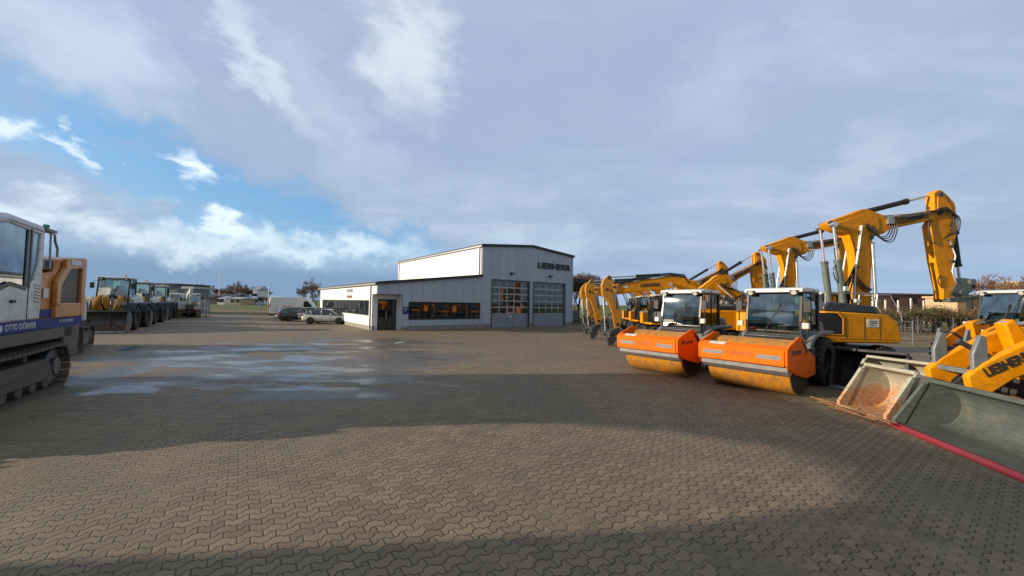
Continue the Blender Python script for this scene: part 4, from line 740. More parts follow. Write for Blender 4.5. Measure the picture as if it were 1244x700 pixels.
# ---------------------------------------------------------------- cars and van
def make_car(name, label, loc_, rz, m, wagon=False):
    t = thing(name, label, 'car', loc_, rz, 'cars parked beside the office wing')
    # cross sections along x (front +): (x, z_low, z_belt, half width)
    st = [(-2.33, .42, .80, .62), (-2.28, .28, .95, .74), (-2.05, .24, 1.03, .84), (-1.5, .22, 1.0, .89), (-.6, .20, .96, .90), (.4, .20, .95, .90), (1.0, .2, .92, .89), (1.5, .22, .86, .87), (2.0, .25, .74, .80), (2.25, .32, .62, .68), (2.32, .4, .55, .5)]
    if wagon: st[0] = (-2.33, .4, .95, .7); st[1] = (-2.3, .28, 1.02, .78); st[2] = (-2.05, .24, 1.05, .86)
    b = MB(); vs = []; fs = []; K = 10
    for x, zl, zb, w in st:
        ring = [(-w*.86, zl), (-w*.97, zl+.12), (-w, zl+(zb-zl)*.45), (-w*.97, zl+(zb-zl)*.8), (-w*.88, zb), (w*.88, zb), (w*.97, zl+(zb-zl)*.8), (w, zl+(zb-zl)*.45), (w*.97, zl+.12), (w*.86, zl)]
        vs += [Vector((x, y, z)) for y, z in ring]
    for i in range(len(st)-1): fs += [(i*K+k, i*K+(k+1) % K, (i+1)*K+(k+1) % K, (i+1)*K+k) for k in range(K)]
    fs += [tuple(range(K))[::-1], tuple(range((len(st)-1)*K, len(st)*K))]; b.add(vs, fs)
    o = b.obj('body', m, t, 0, ang=60); sd = o.modifiers.new('s', 'SUBSURF'); sd.levels = sd.render_levels = 2
    # cabin: roof shell + glass
    rp = [(-2.0, 1.02), (-1.35, 1.36), (-.75, 1.45), (.0, 1.46), (.55, 1.38), (1.25, .92)] if not wagon else [(-2.2, 1.05), (-1.95, 1.38), (-1.2, 1.52), (.0, 1.52), (.55, 1.42), (1.25, .95)]
    g = MB(); vs = []
    for x, z in rp:
        f = (z-.9)/.56; w = .80-.20*max(0, f); vs += [Vector((x, -.80, .93)), Vector((x, -w, z)), Vector((x, w, z)), Vector((x, .80, .93))]
    fs = [(4*i+k, 4*i+k+1, 4*i+5+k, 4*i+4+k) for i in range(len(rp)-1) for k in range(3)]; g.add(vs, fs); g.obj('window_glass', 'carglass', t, 0, ang=25)
    r = MB(); vs = []; rr = rp[1:-1]
    for x, z in rr:
        f = (z-.9)/.56; w = .80-.20*max(0, f); vs += [Vector((x, -w-.015, z-.03)), Vector((x, -w*.8, z+.012)), Vector((x, w*.8, z+.012)), Vector((x, w+.015, z-.03))]
    r.add(vs, [(4*i+k, 4*i+k+1, 4*i+5+k, 4*i+4+k) for i in range(len(rr)-1) for k in range(3)]); 
    for s in (-1, 1):
        for i in (0, len(rp)-2): a, c_ = rp[i], rp[i+1]; wa = .80-.2*max(0, (a[1]-.9)/.56); wb = .80-.2*max(0, (c_[1]-.9)/.56); r.bar((a[0], s*wa, a[1]), (c_[0], s*wb, c_[1]), .05)
        r.bar((-.35, s*.81, .93), (-.4, s*.62, 1.45), .07, .03)
        r.bar((-1.3, s*.81, .95), (-1.45, s*.66, 1.32), .09, .03)
    r.obj('roof', m, t, .01)
    for x in (-1.38, 1.38):
        for s in (-1, 1): wheel(t, x, s*.865, .32, .21, s, rim='rim', tread=False)
    for s in (-1, 1):
        a_ = MB().cyl((-1.38, s*.80, .33), (-1.38, s*.89, .33), .37, n=24).cyl((1.38, s*.80, .33), (1.38, s*.885, .33), .37, n=24); a_.obj('wheel_arch', 'black', t)
        MB().box(-2.34, -2.2, s*.68-.12, s*.68+.12, .78, .95).obj('tail_light', 'redlamp', t, .03); MB().box(2.06, 2.24, s*.6-.13, s*.6+.13, .56, .68).obj('headlight', 'lamp', t, .03)
        MB().box(.55, .75, s*.98-.06, s*.98+.06, .93, 1.05).obj('wing_mirror', m, t, .03)
        hd = MB().box(-.2, 0, s*.9, s*.93, .82, .85); hd.obj('door_handle', m, t)
    MB().box(-2.36, -2.3, -.26, .26, .55, .66).obj('number_plate', 'sticker', t); MB().box(-1.0, 1.0, -.88, .88, .17, .26).obj('sill', 'black', t)
    return t
g = gnd(393, 394); make_car('parked_car', 'silver saloon car parked in front of the white office wall', (g.x, g.y+.9, 0), R(4), 'silver')
g = gnd(374, 391.0); make_car('parked_car', 'silver hatchback mostly hidden behind the saloon car', (g.x, g.y+2.4, 0), R(30), 'silver', True)
g = gnd(358, 391); make_car('parked_car', 'black hatchback parked beside the white van', (g.x-.6, g.y+2.0, 0), R(48), 'blackcar', True)
def make_van(label, loc_, rz):
    t = thing('panel_van', label, 'van', loc_, rz)
    b = MB(); b.prism([(-2.7, .45), (-2.72, 2.4), (-2.6, 2.68), (1.1, 2.7), (1.5, 2.45), (2.15, 1.45), (2.75, 1.2), (2.85, .75), (2.8, .4)], -.98, .98); b.obj('body', 'white', t, .09)
    g = MB(); 
    for s in (-1, 1): g.prism([(1.0, 1.45), (1.02, 2.2), (1.45, 2.2), (2.0, 1.45)], min(s*.982, s*.99), max(s*.982, s*.99))
    g.add([(1.57, -.85, 2.38), (1.57, .85, 2.38), (2.2, .85, 1.47), (2.2, -.85, 1.47)], [(0, 1, 2, 3)])
    g.obj('window_glass', 'carglass', t)
    rd = MB(); rd.box(-2.74, -2.72, -.9, -.02, .6, 2.45); rd.box(-2.74, -2.72, .02, .9, .6, 2.45); rd.obj('rear_door', 'white', t, .02)
    MB().box(-2.765, -2.74, -.92, -.5, .5, 1.35).box(-2.765, -2.74, .5, .92, .5, 1.35).obj('orange_panel', 'orange', t)
    for s in (-1, 1):
        MB().box(-2.78, -2.66, s*.93-.05, s*.93+.05, 1.4, 1.85).obj('tail_light', 'redlamp', t, .02); MB().box(2.55, 2.8, s*.8-.12, s*.8+.12, .95, 1.18).obj('headlight', 'lamp', t, .03)
        MB().box(1.75, 1.9, s*1.12-.08, s*1.12+.08, 1.45, 1.8).obj('wing_mirror', 'black', t, .02)
        MB().box(-2.65, 2.6, s*.975, s*.985+s*.01, .42, .62).obj('side_trim', 'black', t)
        pr = MB().box(-1.2, -.1, s*.982, s*.99, 1.55, 1.6).box(-1.2, -.4, s*.982, s*.99, 1.45, 1.5); pr.obj('side_marking', 'mutedletter', t)
        for x in (-1.6, 1.75): MB().cyl((x, s*.9, .42), (x, s*.988, .42), .42, n=24).obj('wheel_arch', 'black', t)
    for x in (-1.6, 1.75):
        for s in (-1, 1): wheel(t, x, s*.87, .35, .24, s, rim='steel', tread=False)
    return t
g = gnd(345, 387.5); make_van('white panel van with orange rear corners, behind the black car', (g.x+.6, g.y+1.4, 0), R(20))

# ---------------------------------------------------------------- the hall
OX, OY, ANG = -2.84, 35.83, .6508
hall = thing('workshop_hall', 'grey workshop hall with two glazed gates and a low white office wing', 'building', (OX, OY, 0), ANG)
W, Lm, He, Hr, rx, z1, z2, xl, L1 = 12.34, 21.8, 7.76, 8.31, 6.2, 4.86, 3.72, -9.8, 22.1
D1, D2 = (1.18, 5.80), (6.41, 11.04); DH = 4.6
f = MB()   # front gable wall with two gate openings, 0.3 thick
def gz(x): return He+(Hr-He)*(1-abs(x-rx)/rx) if x <= rx else He+(Hr-He)*(1-(x-rx)/(W-rx))
f.box(.003, D1[0], 0, .3, .35, DH); f.box(D1[1], D2[0], 0, .3, .35, DH); f.box(D2[1], W, 0, .3, .35, DH); f.prism([(.003, DH), (W, DH), (W, He), (rx, Hr), (.003, He)], 0, .3); f.obj('front_wall', 'clad', hall)
wf = MB(); wx0, wx1, wz0, wz1 = -7.1, -.25, .95, 2.3; ex = -7.68
def wz(x): return z2+(z1-z2)*(x-xl)/(0-xl)
wf.box(ex, 0, 0, .3, .35, wz0); wf.box(ex, wx0, 0, .3, wz0, wz1); wf.box(wx1, 0, 0, .3, wz0, wz1); wf.prism([(xl, 2.95), (ex, 2.95), (ex, wz1), (0, wz1), (0, wz(0)), (xl, wz(xl))], 0, .3); wf.obj('wing_front_wall', 'clad', hall)
pl = MB(); pl.box(0, D1[0], .03, .3, 0, .35); pl.box(D1[1], D2[0], .03, .3, 0, .35); pl.box(D2[1], W, .03, .3, 0, .35); pl.box(ex, 0, .03, .3, 0, .35); pl.box(xl+.03, xl+.3, 1.2, L1, 0, .35); pl.box(W-.3, W-.03, .3, Lm, 0, .35); pl.obj('plinth', 'concrete', hall)
sw = MB(); sw.box(0, .3, .3, Lm, z1-.3, He); sw.box(0, .3, .3, Lm, .35, z1-.3); sw.box(W-.3, W, .3, Lm, .35, He); sw.obj('side_wall', 'cladwhite', hall)
bw = MB(); bw.prism([(0.3, .0), (W-.3, .0), (W-.3, He), (rx, Hr), (.3, He)], Lm-.3, Lm); bw.obj('back_wall', 'clad', hall)
ww = MB(); a0, a1, b0, b1 = 2.0, 20.6, 1.15, 2.45
ww.box(xl, xl+.3, 1.2, L1, .35, b0); ww.box(xl, xl+.3, 1.2, a0, b0, b1); ww.box(xl, xl+.3, a1, L1, b0, b1); ww.box(xl, xl+.3, .3, L1, b1+.5 if False else 2.95, z2-.0); ww.box(xl, xl+.3, 1.2, L1, b1, 2.95)
ww.box(ex, ex+.25, .3, 1.2, .0, 2.95); ww.box(xl+.3, -9.35, 1.2, 1.45, 0, 2.95); ww.box(-7.75, ex+.2, 1.2, 1.45, 0, 2.95) ; ww.box(-9.35, -7.75, 1.2, 1.45, 2.55, 2.95); ww.obj('wing_white_wall', 'cladwhite', hall)
MB().prism([(xl, .0), (-.01, .0), (-.01, z1-.05), (xl, z2-.05)], L1-.3, L1).obj('wing_back_wall', 'clad', hall)
# roofs with dark fascia
ro = MB(); t_ = .22; ro.prism([(-.12, He-.02), (-.12, He+t_), (rx, Hr+t_), (W+.12, He+t_), (W+.12, He-.02), (rx, Hr-.02)], -.15, Lm+.15); ro.obj('roof', 'roofdark', hall, .01)
wr = MB(); wr.prism([(xl-.15, z2), (xl-.15, z2+.2), (-.02, z1+.22), (-.02, z1)], -.25, L1+.1); wr.obj('wing_roof', 'roofdark', hall, .01)
MB().box(xl+.31, ex, .31, 1.19, 2.92, 2.95).obj('soffit', 'dgrey', hall)
dp = MB().cyl((-.07, .5, z1+.2), (-.07, .5, He), .06, n=8).cyl((xl-.07, 1.5, 0), (xl-.07, 1.5, z2), .06, n=8).cyl((-.07, Lm-.4, z1), (-.07, Lm-.4, He), .06, n=8).bar((-.16, -.1, He+.02), (-.16, Lm+.1, He+.02), .12, .12).bar((xl-.2, -.2, z2+.03), (xl-.2, L1+.1, z2+.03), .12, .12); dp.obj('gutter', 'steel', hall)
# entrance door
ed = MB(); ed.box(-9.35, -9.28, 1.24, 1.32, 0, 2.55); ed.box(-7.82, -7.75, 1.24, 1.32, 0, 2.55); ed.box(-9.28, -7.82, 1.24, 1.32, 2.47, 2.55); ed.box(-8.57, -8.5, 1.24, 1.32, 0, 2.47); edo = ed.obj('entrance_door', 'black', hall)
MB().box(-9.28, -8.57, 1.27, 1.29, .02, 2.47).box(-8.5, -7.82, 1.27, 1.29, .02, 2.47).obj('pane', 'window', edo); MB().cyl((-8.62, 1.2, .8), (-8.62, 1.2, 1.6), .02, n=8).obj('handle', 'chrome', edo)
# window band, front of the wing
n = 7; ws = (wx1-wx0)/n
for k in range(n):
    xa = wx0+k*ws; fr = MB(); fr.box(xa, xa+.07, .04, .12, wz0, wz1); fr.box(xa+ws-.07, xa+ws, .04, .12, wz0, wz1); fr.box(xa+.07, xa+ws-.07, .04, .12, wz0, wz0+.08); fr.box(xa+.07, xa+ws-.07, .04, .12, wz1-.08, wz1); o = fr.obj('window', 'black', hall)
    MB().box(xa+.07, xa+ws-.07, .07, .085, wz0+.08, wz1-.08).obj('pane', 'window', o)
bd = MB().box(wx0-.06, wx1+.06, -.03, .0, wz0-.08, wz0-.0).box(wx0-.06, wx1+.06, -.03, .0, wz1, wz1+.08).box(wx0-.08, wx0, -.03, 0, wz0, wz1).box(wx1, wx1+.08, -.03, 0, wz0, wz1); bd.obj('window_surround', 'black', hall)
n = 13; ws = (a1-a0)/n
for k in range(n):
    ya = a0+k*ws; fr = MB(); fr.box(xl+.05, xl+.13, ya, ya+.08, b0, b1); fr.box(xl+.05, xl+.13, ya+ws-.08, ya+ws, b0, b1); fr.box(xl+.05, xl+.13, ya+.08, ya+ws-.08, b0, b0+.07); fr.box(xl+.05, xl+.13, ya+.08, ya+ws-.08, b1-.07, b1); o = fr.obj('window', 'dgrey', hall)
    MB().box(xl+.08, xl+.095, ya+.08, ya+ws-.08, b0+.07, b1-.07).obj('pane', 'window', o)
for (da, db), wicket in ((D1, True), (D2, False)):
    gt = MB(); gt.box(da, db, .14, .2, .0, 1.32); go = gt.obj('gate', 'gatepanel', hall)
    mu = MB(); nx, nz = 5, 5; zs = 1.32; dw = (db-da)/nx; dz_ = (DH-zs)/nz
    for i in range(nx+1): x = da+i*dw; mu.box(max(da, x-.05), min(db, x+.05), .12, .18, zs, DH)
    for j in range(nz+1): z = zs+j*dz_; mu.box(da+.05, db-.05, .125, .175, max(zs, z-.06), min(DH, z+.06))
    for z in (.44, .88): mu.box(da, db, .13, .145, z-.012, z+.012)
    mu.obj('gate_frame', 'galv', go); MB().box(da+.05, db-.05, .15, .165, zs+.05, DH-.05).obj('pane', 'window', go)
    jm = MB().box(da-.09, da, -.03, .3, 0, DH+.1).box(db, db+.09, -.03, .3, 0, DH+.1).box(da, db, -.03, .3, DH, DH+.1); jm.obj('gate_surround', 'dgrey', hall)
    if wicket:
        wk = MB().box(da+2*dw-.05, da+2*dw, .09, .14, 0.02, 2.05).box(da+3*dw, da+3*dw+.05, .09, .14, .02, 2.05).box(da+2*dw-.05, da+3*dw+.05, .09, .14, 2.05, 2.1).box(da+2*dw, da+3*dw, .105, .135, 1.28, 1.5).box(da+2*dw, da+2*dw+.16, .105, .135, 1.5, 2.05).box(da+3*dw-.16, da+3*dw, .105, .135, 1.5, 2.05); wk.obj('wicket_door', 'galv', go); MB().box(da+2.35*dw, da+2.65*dw, .095, .104, .95, 1.15).obj('notice', 'white', go)
    lm = MB().box((da+db)/2-.25, (da+db)/2+.25, -.35, -.0, DH+.78, DH+.84).box((da+db)/2-.05, (da+db)/2+.05, -.12, 0, DH+.6, DH+.78); lm.obj('wall_lamp', 'black', hall)
text('LIEBHERR', .62, 'greyletter', hall, (9.35, -.06, 6.45), 'right', width=4.9, bold=.035, ext=.05, name='facade_lettering')
text('LIEBHERR', .3, 'steel', hall, (xl-.02, 8.2, 3.32), 'back', width=2.3, bold=.03, ext=.01, name='wing_lettering'); text('HAMM', .26, 'mutedletter', hall, (xl-.02, 8.2, 2.75), 'back', width=1.9, bold=.03, ext=.01, name='wing_lettering')
ps = thing('parking_sign', 'blue parking sign with a white letter on the wall beside the entrance', 'sign', (OX-7.42*math.cos(ANG), OY-7.42*math.sin(ANG), 0), ANG)
MB().box(-.24, .24, -.05, -.01, 1.35, 1.95).obj('sign_plate', 'blue', ps, .01); text('P', .32, 'whiteletter', ps, (-.02, -.055, 1.68), 'right', bold=.02)
# canopy at the right side of the hall
cn = thing('canopy', 'dark flat canopy roof on steel posts behind the hanging excavator sticks', 'canopy', (OX, OY, 0), ANG)
MB().prism([(W+.02, 5.25), (W+.02, 5.75), (28, 4.9), (28, 4.55)], 2.0, 16).obj('roof', 'roofdark', cn)
for x in (18, 23, 27.5):
    for y in (2.6, 15.4): MB().box(x-.1, x+.1, y-.1, y+.1, 0, 4.8-(x-18)*.04).obj('post', 'galv', cn)
gs = MB().box(W+.3, 27.9, 15.5, 15.6, 0, 3.4); gs.obj('rear_screen', 'clad', cn)
for k, (x, y) in enumerate(((15, 6), (19.5, 7))):
    pt = thing('pallet_stack', ('stack of grey crates under the canopy next to the hall wall', 'lower stack of grey crates under the canopy, farther from the hall')[k], 'crates', (OX+x*math.cos(ANG)-y*math.sin(ANG), OY+x*math.sin(ANG)+y*math.cos(ANG), 0), ANG)
    for i in range(3-k): MB().box(-.8, .8, -.6, .6, .14+i*.8, .75+i*.8).obj('crate', 'grey', pt, .02); MB().box(-.8, .8, -.6, .6, .0+i*.8, .12+i*.8).obj('pallet', 'bark', pt)

# unseen wall added left of frame, outline shaped to throw the paving's shadow bands
gw = thing('shadow_wall', 'added shadow-casting white wall with a high opening, out of view left of the yard', 'wall', (-22.5, 0, 0), 0)
a = MB(); top = 7.9
pr = [(-14, 0), (1.45, 0), (1.2, 5.0), (1.15, 6.5), (1.4, 7.2), (2.2, 7.4), (3.2, 7.3), (4.1, 6.9), (4.8, 6.3), (5.0, 5.0), (5.1, 3.0), (5.15, 0), (10.1, 0), (10.1, 7.3), (9.0, top), (-14, top)]
a.v = []; n = len(pr); vs = [Vector((x, y, z)) for x in (0, .4) for y, z in pr]
a.add(vs, [tuple(range(n)), tuple(range(n, 2*n))[::-1]] + [(k, n+k, n+(k+1) % n, (k+1) % n) for k in range(n)]); a.obj('shadow_wall_panel', 'cladwhite', gw, smooth=False)
MB().box(-.06, .46, -14, 9.0, top, top+.08).obj('shadow_wall_coping', 'galv', gw)

# ---------------------------------------------------------------- ground
def sheet(name, poly, z, m): b = MB(); b.add([(x, y, z) for x, y in poly], [tuple(range(len(poly)))]); o = b.obj(name, m, None, smooth=False); return struct(o)
sheet('ground', [(-1500, -300), (1500, -300), (1500, 2500), (-1500, 2500)], -.012, 'meadow')
sheet('soil_strip', [(-220, 60), (-16, 64), (40, 66), (40, 84), (-16, 82), (-220, 84)], -.008, 'soil')
sheet('grass_verge', [(-220, 52.5), (60, 52.5), (60, 60.2), (-220, 60.2)], -.004, 'verge')
sheet('grass_verge_right', [(25.5, 14), (80, 14), (80, 52.4), (25.5, 52.4)], -.004, 'soil') 
sheet('paving', [(-110, -40), (26, -40), (26, 60), (-4, 60), (-7, 54), (-110, 54)], 0, 'paving')
kb = MB().box(-110, -7.5, 54, 54.15, -.05, .1); struct(kb.obj('kerb', 'concrete'))
# drain covers
for k, (px, py) in enumerate(((163, 422), (155, 425))):
    g = gnd(px, py); o = MB().cyl((0, 0, .0), (0, 0, .012), .42, n=20); 
    for i in range(5): o.box(-.3, .3, -.28+i*.13, -.24+i*.13, .012, .02)
    o = o.obj('drain_cover', 'dgrey'); o.location = (g.x, g.y, 0); tag(o, ('dark round drain cover in the damp paving, farther of the pair', 'dark round drain cover in the damp paving, nearer of the pair')[k], 'drain cover')
# sand heap crumbs: pale scrap on the paving near the entrance
g = gnd(486, 417); o = MB().box(-.25, .25, -.12, .1, 0, .03).box(-.1, .2, -.2, .15, .02, .06).obj('paper_scrap', 'sticker'); o.location = g; tag(o, 'small pale scrap lying on the paving in front of the entrance', 'litter')

# ---------------------------------------------------------------- trees and bushes
def bare_tree(name, label, loc_, h, seed, tw='twig', leaf=None, spread=.5, group=None, lv=5, stems=1, mr=.012):
    rnd = random.Random(seed); t = thing(name, label, 'tree', loc_, rnd.uniform(0, 6), group); tr = MB(); cr_ = MB()
    def seg(b, p, q, r0, r1, n): b.cyl(p, q, r0, r1, n)
    tips = []
    def grow(p, d, L, r, lev):
        q = p + d*L; b = tr if lev >= lv-1 else cr_; seg(b, p, q, r, r*.68, 6 if lev >= lv-1 else 3)
        if lev == 0: tips.append(q); return
        for k in range(rnd.choice((2, 3, 3, 4))):
            nd = (d + Vector((rnd.uniform(-1, 1), rnd.uniform(-1, 1), rnd.uniform(-.35, .7)))*spread*1.3).normalized(); grow(p+d*L*rnd.uniform(.65, 1), nd, L*rnd.uniform(.6, .85), max(r*.6, mr), lev-1)
    for s in range(stems): grow(Vector((rnd.uniform(-.3, .3)*(stems > 1), rnd.uniform(-.3, .3)*(stems > 1), 0)), Vector((rnd.uniform(-.3, .3)*(stems > 1), rnd.uniform(-.3, .3)*(stems > 1), 1)).normalized(), h*.30, h*.022, lv)
    if leaf:
        for q in tips:
            for k in range(leaf[1]):
                c = q + Vector((rnd.gauss(0, .3), rnd.gauss(0, .3), rnd.gauss(0, .25))); a = Vector((rnd.uniform(-1, 1), rnd.uniform(-1, 1), rnd.uniform(-1, 1))).normalized()*leaf[2]; b = a.cross(Vector((rnd.uniform(-1, 1), rnd.uniform(-1, 1), 1))).normalized()*leaf[2]*.7
                cr_.add([c-a, c+b, c+a, c-b], [(0, 1, 2, 3)])
    tr.obj('trunk', 'bark', t); cr_.obj('crown', leaf[0] if leaf else tw, t, smooth=False); return t
protoT = [bare_tree('bare_tree', 'x', (0, 0, 0), 9, 1, 'twig', lv=6, mr=.03), bare_tree('bare_tree', 'x', (0, 0, 0), 9, 5, 'twig2', spread=.55, lv=6, mr=.03), bare_tree('bare_tree', 'x', (0, 0, 0), 8, 9, 'twig', spread=.42, lv=6, mr=.03)]
protoF = [bare_tree('bare_tree', 'x', (0, 0, 0), 9, 21, 'twig', lv=5, mr=.075, spread=.55), bare_tree('bare_tree', 'x', (0, 0, 0), 9, 25, 'twig2', spread=.6, lv=5, mr=.08), bare_tree('bare_tree', 'x', (0, 0, 0), 7, 29, 'twig', spread=.5, lv=5, mr=.075, stems=2)]
protoS = [bare_tree('shrub', 'x', (0, 0, 0), 4.2, 11, 'twig', ('leafbrown', 4, .09), .7, lv=4, stems=4), bare_tree('shrub', 'x', (0, 0, 0), 4.0, 13, 'twig', ('leaf', 3, .09), .75, lv=4, stems=4), bare_tree('shrub', 'x', (0, 0, 0), 4.0, 17, 'twig2', ('leafbrown', 3, .09), .7, lv=4, stems=5)]
used = set()
def plant(proto, px, Y, sc, label, group, cat='tree'):
    p = at(px, 365, Y); 
    if proto.name not in used: used.add(proto.name); o = proto; o.location = (p.x, Y, -.02); o.scale = (sc,)*3; o['label'] = label; o['group'] = group
    else: o = dup(proto, (p.x, Y, -.02), random.uniform(0, 6), label, sc, group)
    o['category'] = cat; return o
GT = 'trees along the far edge of the field'; LT = 'bare tree in the row on the far horizon, left of the van'
for px, Y, sc in [(238, 190, .85), (247, 200, .9), (256, 185, .8), (264, 210, .95), (272, 195, .7), (279, 205, .85), (286, 180, .9), (291, 186, 1.0), (297, 190, .95), (303, 210, .75), (309, 230, .9), (316, 220, .8), (231, 200, .8), (322, 215, .9), (312, 180, .65), (299, 178, .8)]:
    plant(protoF[random.randrange(3)], px, Y, sc*1.35, LT, GT)
for px, Y, sc in [(368, 120, .95), (375, 110, 1.0), (380, 118, .9), (384, 105, .75)]: plant(protoT[random.randrange(3)], px, Y, sc, 'bare tree showing between the van and the white office wing', 'trees between van and office')
LS = 'low dark shrub in the hedge line across the field'
for k in range(18): plant(protoS[k % 3], 232+k*5.5+random.uniform(-1, 1), random.uniform(150, 175), random.uniform(.75, 1.1), LS, 'shrubs across the field', 'shrub')
for px, Y, sc in [(1193, 62, .92), (1202, 64, 1.0), (1211, 66, .95), (1220, 60, .9), (1228, 66, .9), (1237, 63, .95)]: plant(protoT[1], px, Y, sc, 'reddish bare tree behind the white cab at the right edge', 'trees at the right edge')
LR = 'tangled brown and olive shrub in front of the long red-brown building'
for k in range(34):
    px = 1055+k*6.2+random.uniform(-3, 3); plant(protoS[(k*7) % 3 if k % 4 else 0], px, random.uniform(40, 54), random.uniform(.45, .9), LR, 'shrubs in front of the red-brown building', 'shrub')
for px, Y, sc in [(703, 60, .9), (708, 66, 1.0), (698, 70, 1.0)]: plant(protoT[0], px, Y, sc, 'bare tree seen below the canopy beside the hall', 'trees behind the canopy')

# ---------------------------------------------------------------- far buildings, fences, masts
def far_building(name, label, px0, px1, Y, h, wall, roof, rows=1, dep=12, ridge=0.0):
    a = at(px0, 365, Y); b = at(px1, 365, Y); t = thing(name, label, 'building', (a.x, Y, 0), 0); w = b.x-a.x
    MB().box(0, w, 0, dep, 0, h).obj('wall', wall, t)
    if ridge: r = MB(); r.prism([(y, z) for y, z in ()], 0, 1) if False else r.add([(-.3, -.3, h), (w+.3, -.3, h), (w+.3, dep+.3, h), (-.3, dep+.3, h), (-.3, dep/2, h+ridge), (w+.3, dep/2, h+ridge)], [(0, 1, 5, 4), (3, 4, 5, 2), (0, 4, 3), (1, 2, 5), (0, 3, 2, 1)]); r.obj('roof', roof, t, smooth=False)
    else: MB().box(-.3, w+.3, -.3, dep+.3, h, h+.3).obj('roof', roof, t)
    nw = max(2, int(w/3.2))
    for j in range(rows):
        for i in range(min(nw, 30)):
            x = (i+.5)*w/nw; z = .9+j*2.6
            if z+1.2 < h: o = MB().box(x-.6, x+.6, -.04, .0, z, z+1.2).obj('window', 'window', t)
    return t
far_building('industrial_building', 'long low red-brown industrial building behind the shrubs on the right', 1056, 1330, 72, 5.2, 'brick', 'brick', 2)
cols = thing('column_row', 'pale steel posts standing along the red-brown building', 'posts', (at(1060, 365, 71).x, 71, 0), 0)
for k in range(16): MB().box(k*2.4-.1, k*2.4+.1, -.1, .1, 0, 4.2 if k % 3 else 4.6).obj('post', 'white', cols)
far_building('small_building', 'small sand-coloured building in front of the red-brown one', 1163, 1192, 64, 4.6, 'sand', 'sand', 1, 5)
far_building('tower_building', 'sand-coloured building corner at the right edge above the white cab', 1238, 1290, 68, 7.6, 'sand', 'sand', 2, 2)
far_building('farm_shed', 'long dark-roofed shed across the field', 246, 283, 150, 2.6, 'roofdark', 'roofdark', 0, 10, 1.6)
far_building('farm_house', 'pale low house across the field, right of the dark shed', 279, 292, 140, 2.2, 'sand', 'galv', 1, 8, .8)
far_building('farm_house', 'small pale house across the field, nearest the van', 264, 272, 143, 2.2, 'white', 'galv', 1, 8, .9)
far_building('farm_house', 'white tall house in the trees left of the van', 307, 312, 160, 6.0, 'white', 'galv', 2, 8, 2.0)
far_building('storage_shed', 'flat brown-roofed shelter behind the left row of machines', 186, 214, 60, 4.3, 'grey', 'bark', 0, 6)
far_building('site_container', 'pale grey container beside the small white excavator', 224, 234.5, 55, 3.7, 'grey', 'galv', 0, 3)
for k, (px, Y, h) in enumerate(((237, 120, 9), (266, 150, 13), (326, 140, 9))):
    p = at(px, 365, Y); o = MB().cyl((0, 0, 0), (0, 0, h), .16, .08, 8).bar((-.8, 0, h-.4), (.8, 0, h-.4), .08).obj('mast', 'galv'); o.location = (p.x, Y, 0); tag(o, ('thin mast right of the grey container', 'tallest thin mast above the dark-roofed shed', 'thin mast just left of the van')[k], 'mast')
def mesh_fence(name, label, p, q, h, group=None, step=3.4, fm='galv'):
    p = Vector(p); q = Vector(q); L = (q-p).length; t = thing(name, label, 'fence', p, math.atan2(q.y-p.y, q.x-p.x), group)
    n = max(1, int(L/step)); m = MB(); k = 0
    x = 0
    while x < L: m.bar((x, 0, .1), (x, 0, h), .01, .01); x += .5 if L > 15 else .25
    for z in ([.1, h] + [h*i/4 for i in (1, 2, 3)]): m.bar((0, 0, z), (L, 0, z), .018)
    m.obj('wire_panel', fm, t)
    for i in range(n+1): MB().box(i*L/n-.03, i*L/n+.03, -.03, .03, 0, h+.08).obj('post', fm, t)
    return t
mesh_fence('site_fence', 'wire fence with pale posts in front of the shrubs on the right', (26.5, 38, 0), (62, 38, 0), 1.7, fm='grey')
mesh_fence('site_fence', 'wire fence in front of the shrubs nearest the raised boom', (27.5, 26, 0), (26.5, 37.8, 0), 1.6, fm='grey', step=5.9)
def hoarding(label, px0, px1, Y, h):
    a = at(px0, 365, Y); b = at(px1, 365, Y); t = thing('mobile_fence', label, 'fence', (a.x, Y, 0), 0, 'mobile fence panels at the end of the left row'); w = b.x-a.x
    f_ = MB().tube([(0, 0, .15), (0, 0, h), (w, 0, h), (w, 0, .15), (0, 0, .15)], .03, 6); f_.bar((0, 0, h/2), (w, 0, h/2), .04); f_.bar((0, 0, .2), (w, 0, h), .03); f_.obj('panel_frame', 'galv', t)
    m = MB()
    for i in range(int(w/.22)): m.bar((i*.22, 0, .15), (i*.22, 0, h), .012)
    m.obj('wire_mesh', 'galv', t); MB().box(-.3, .3, -.12, .12, 0, .16).box(w-.3, w+.3, -.12, .12, 0, .16).obj('foot_block', 'concrete', t)
hoarding('mobile wire fence panel next to the grey container', 233, 249, 50, 2.1); hoarding('mobile wire fence panel standing alone in front of the green field', 249.5, 253, 49, 2.1)
mesh_fence('field_fence', 'thin wire fence along the field edge, left of the van', (at(256, 365, 57).x, 57, 0), (at(318, 365, 57).x, 57, 0), 1.9, step=3.5)

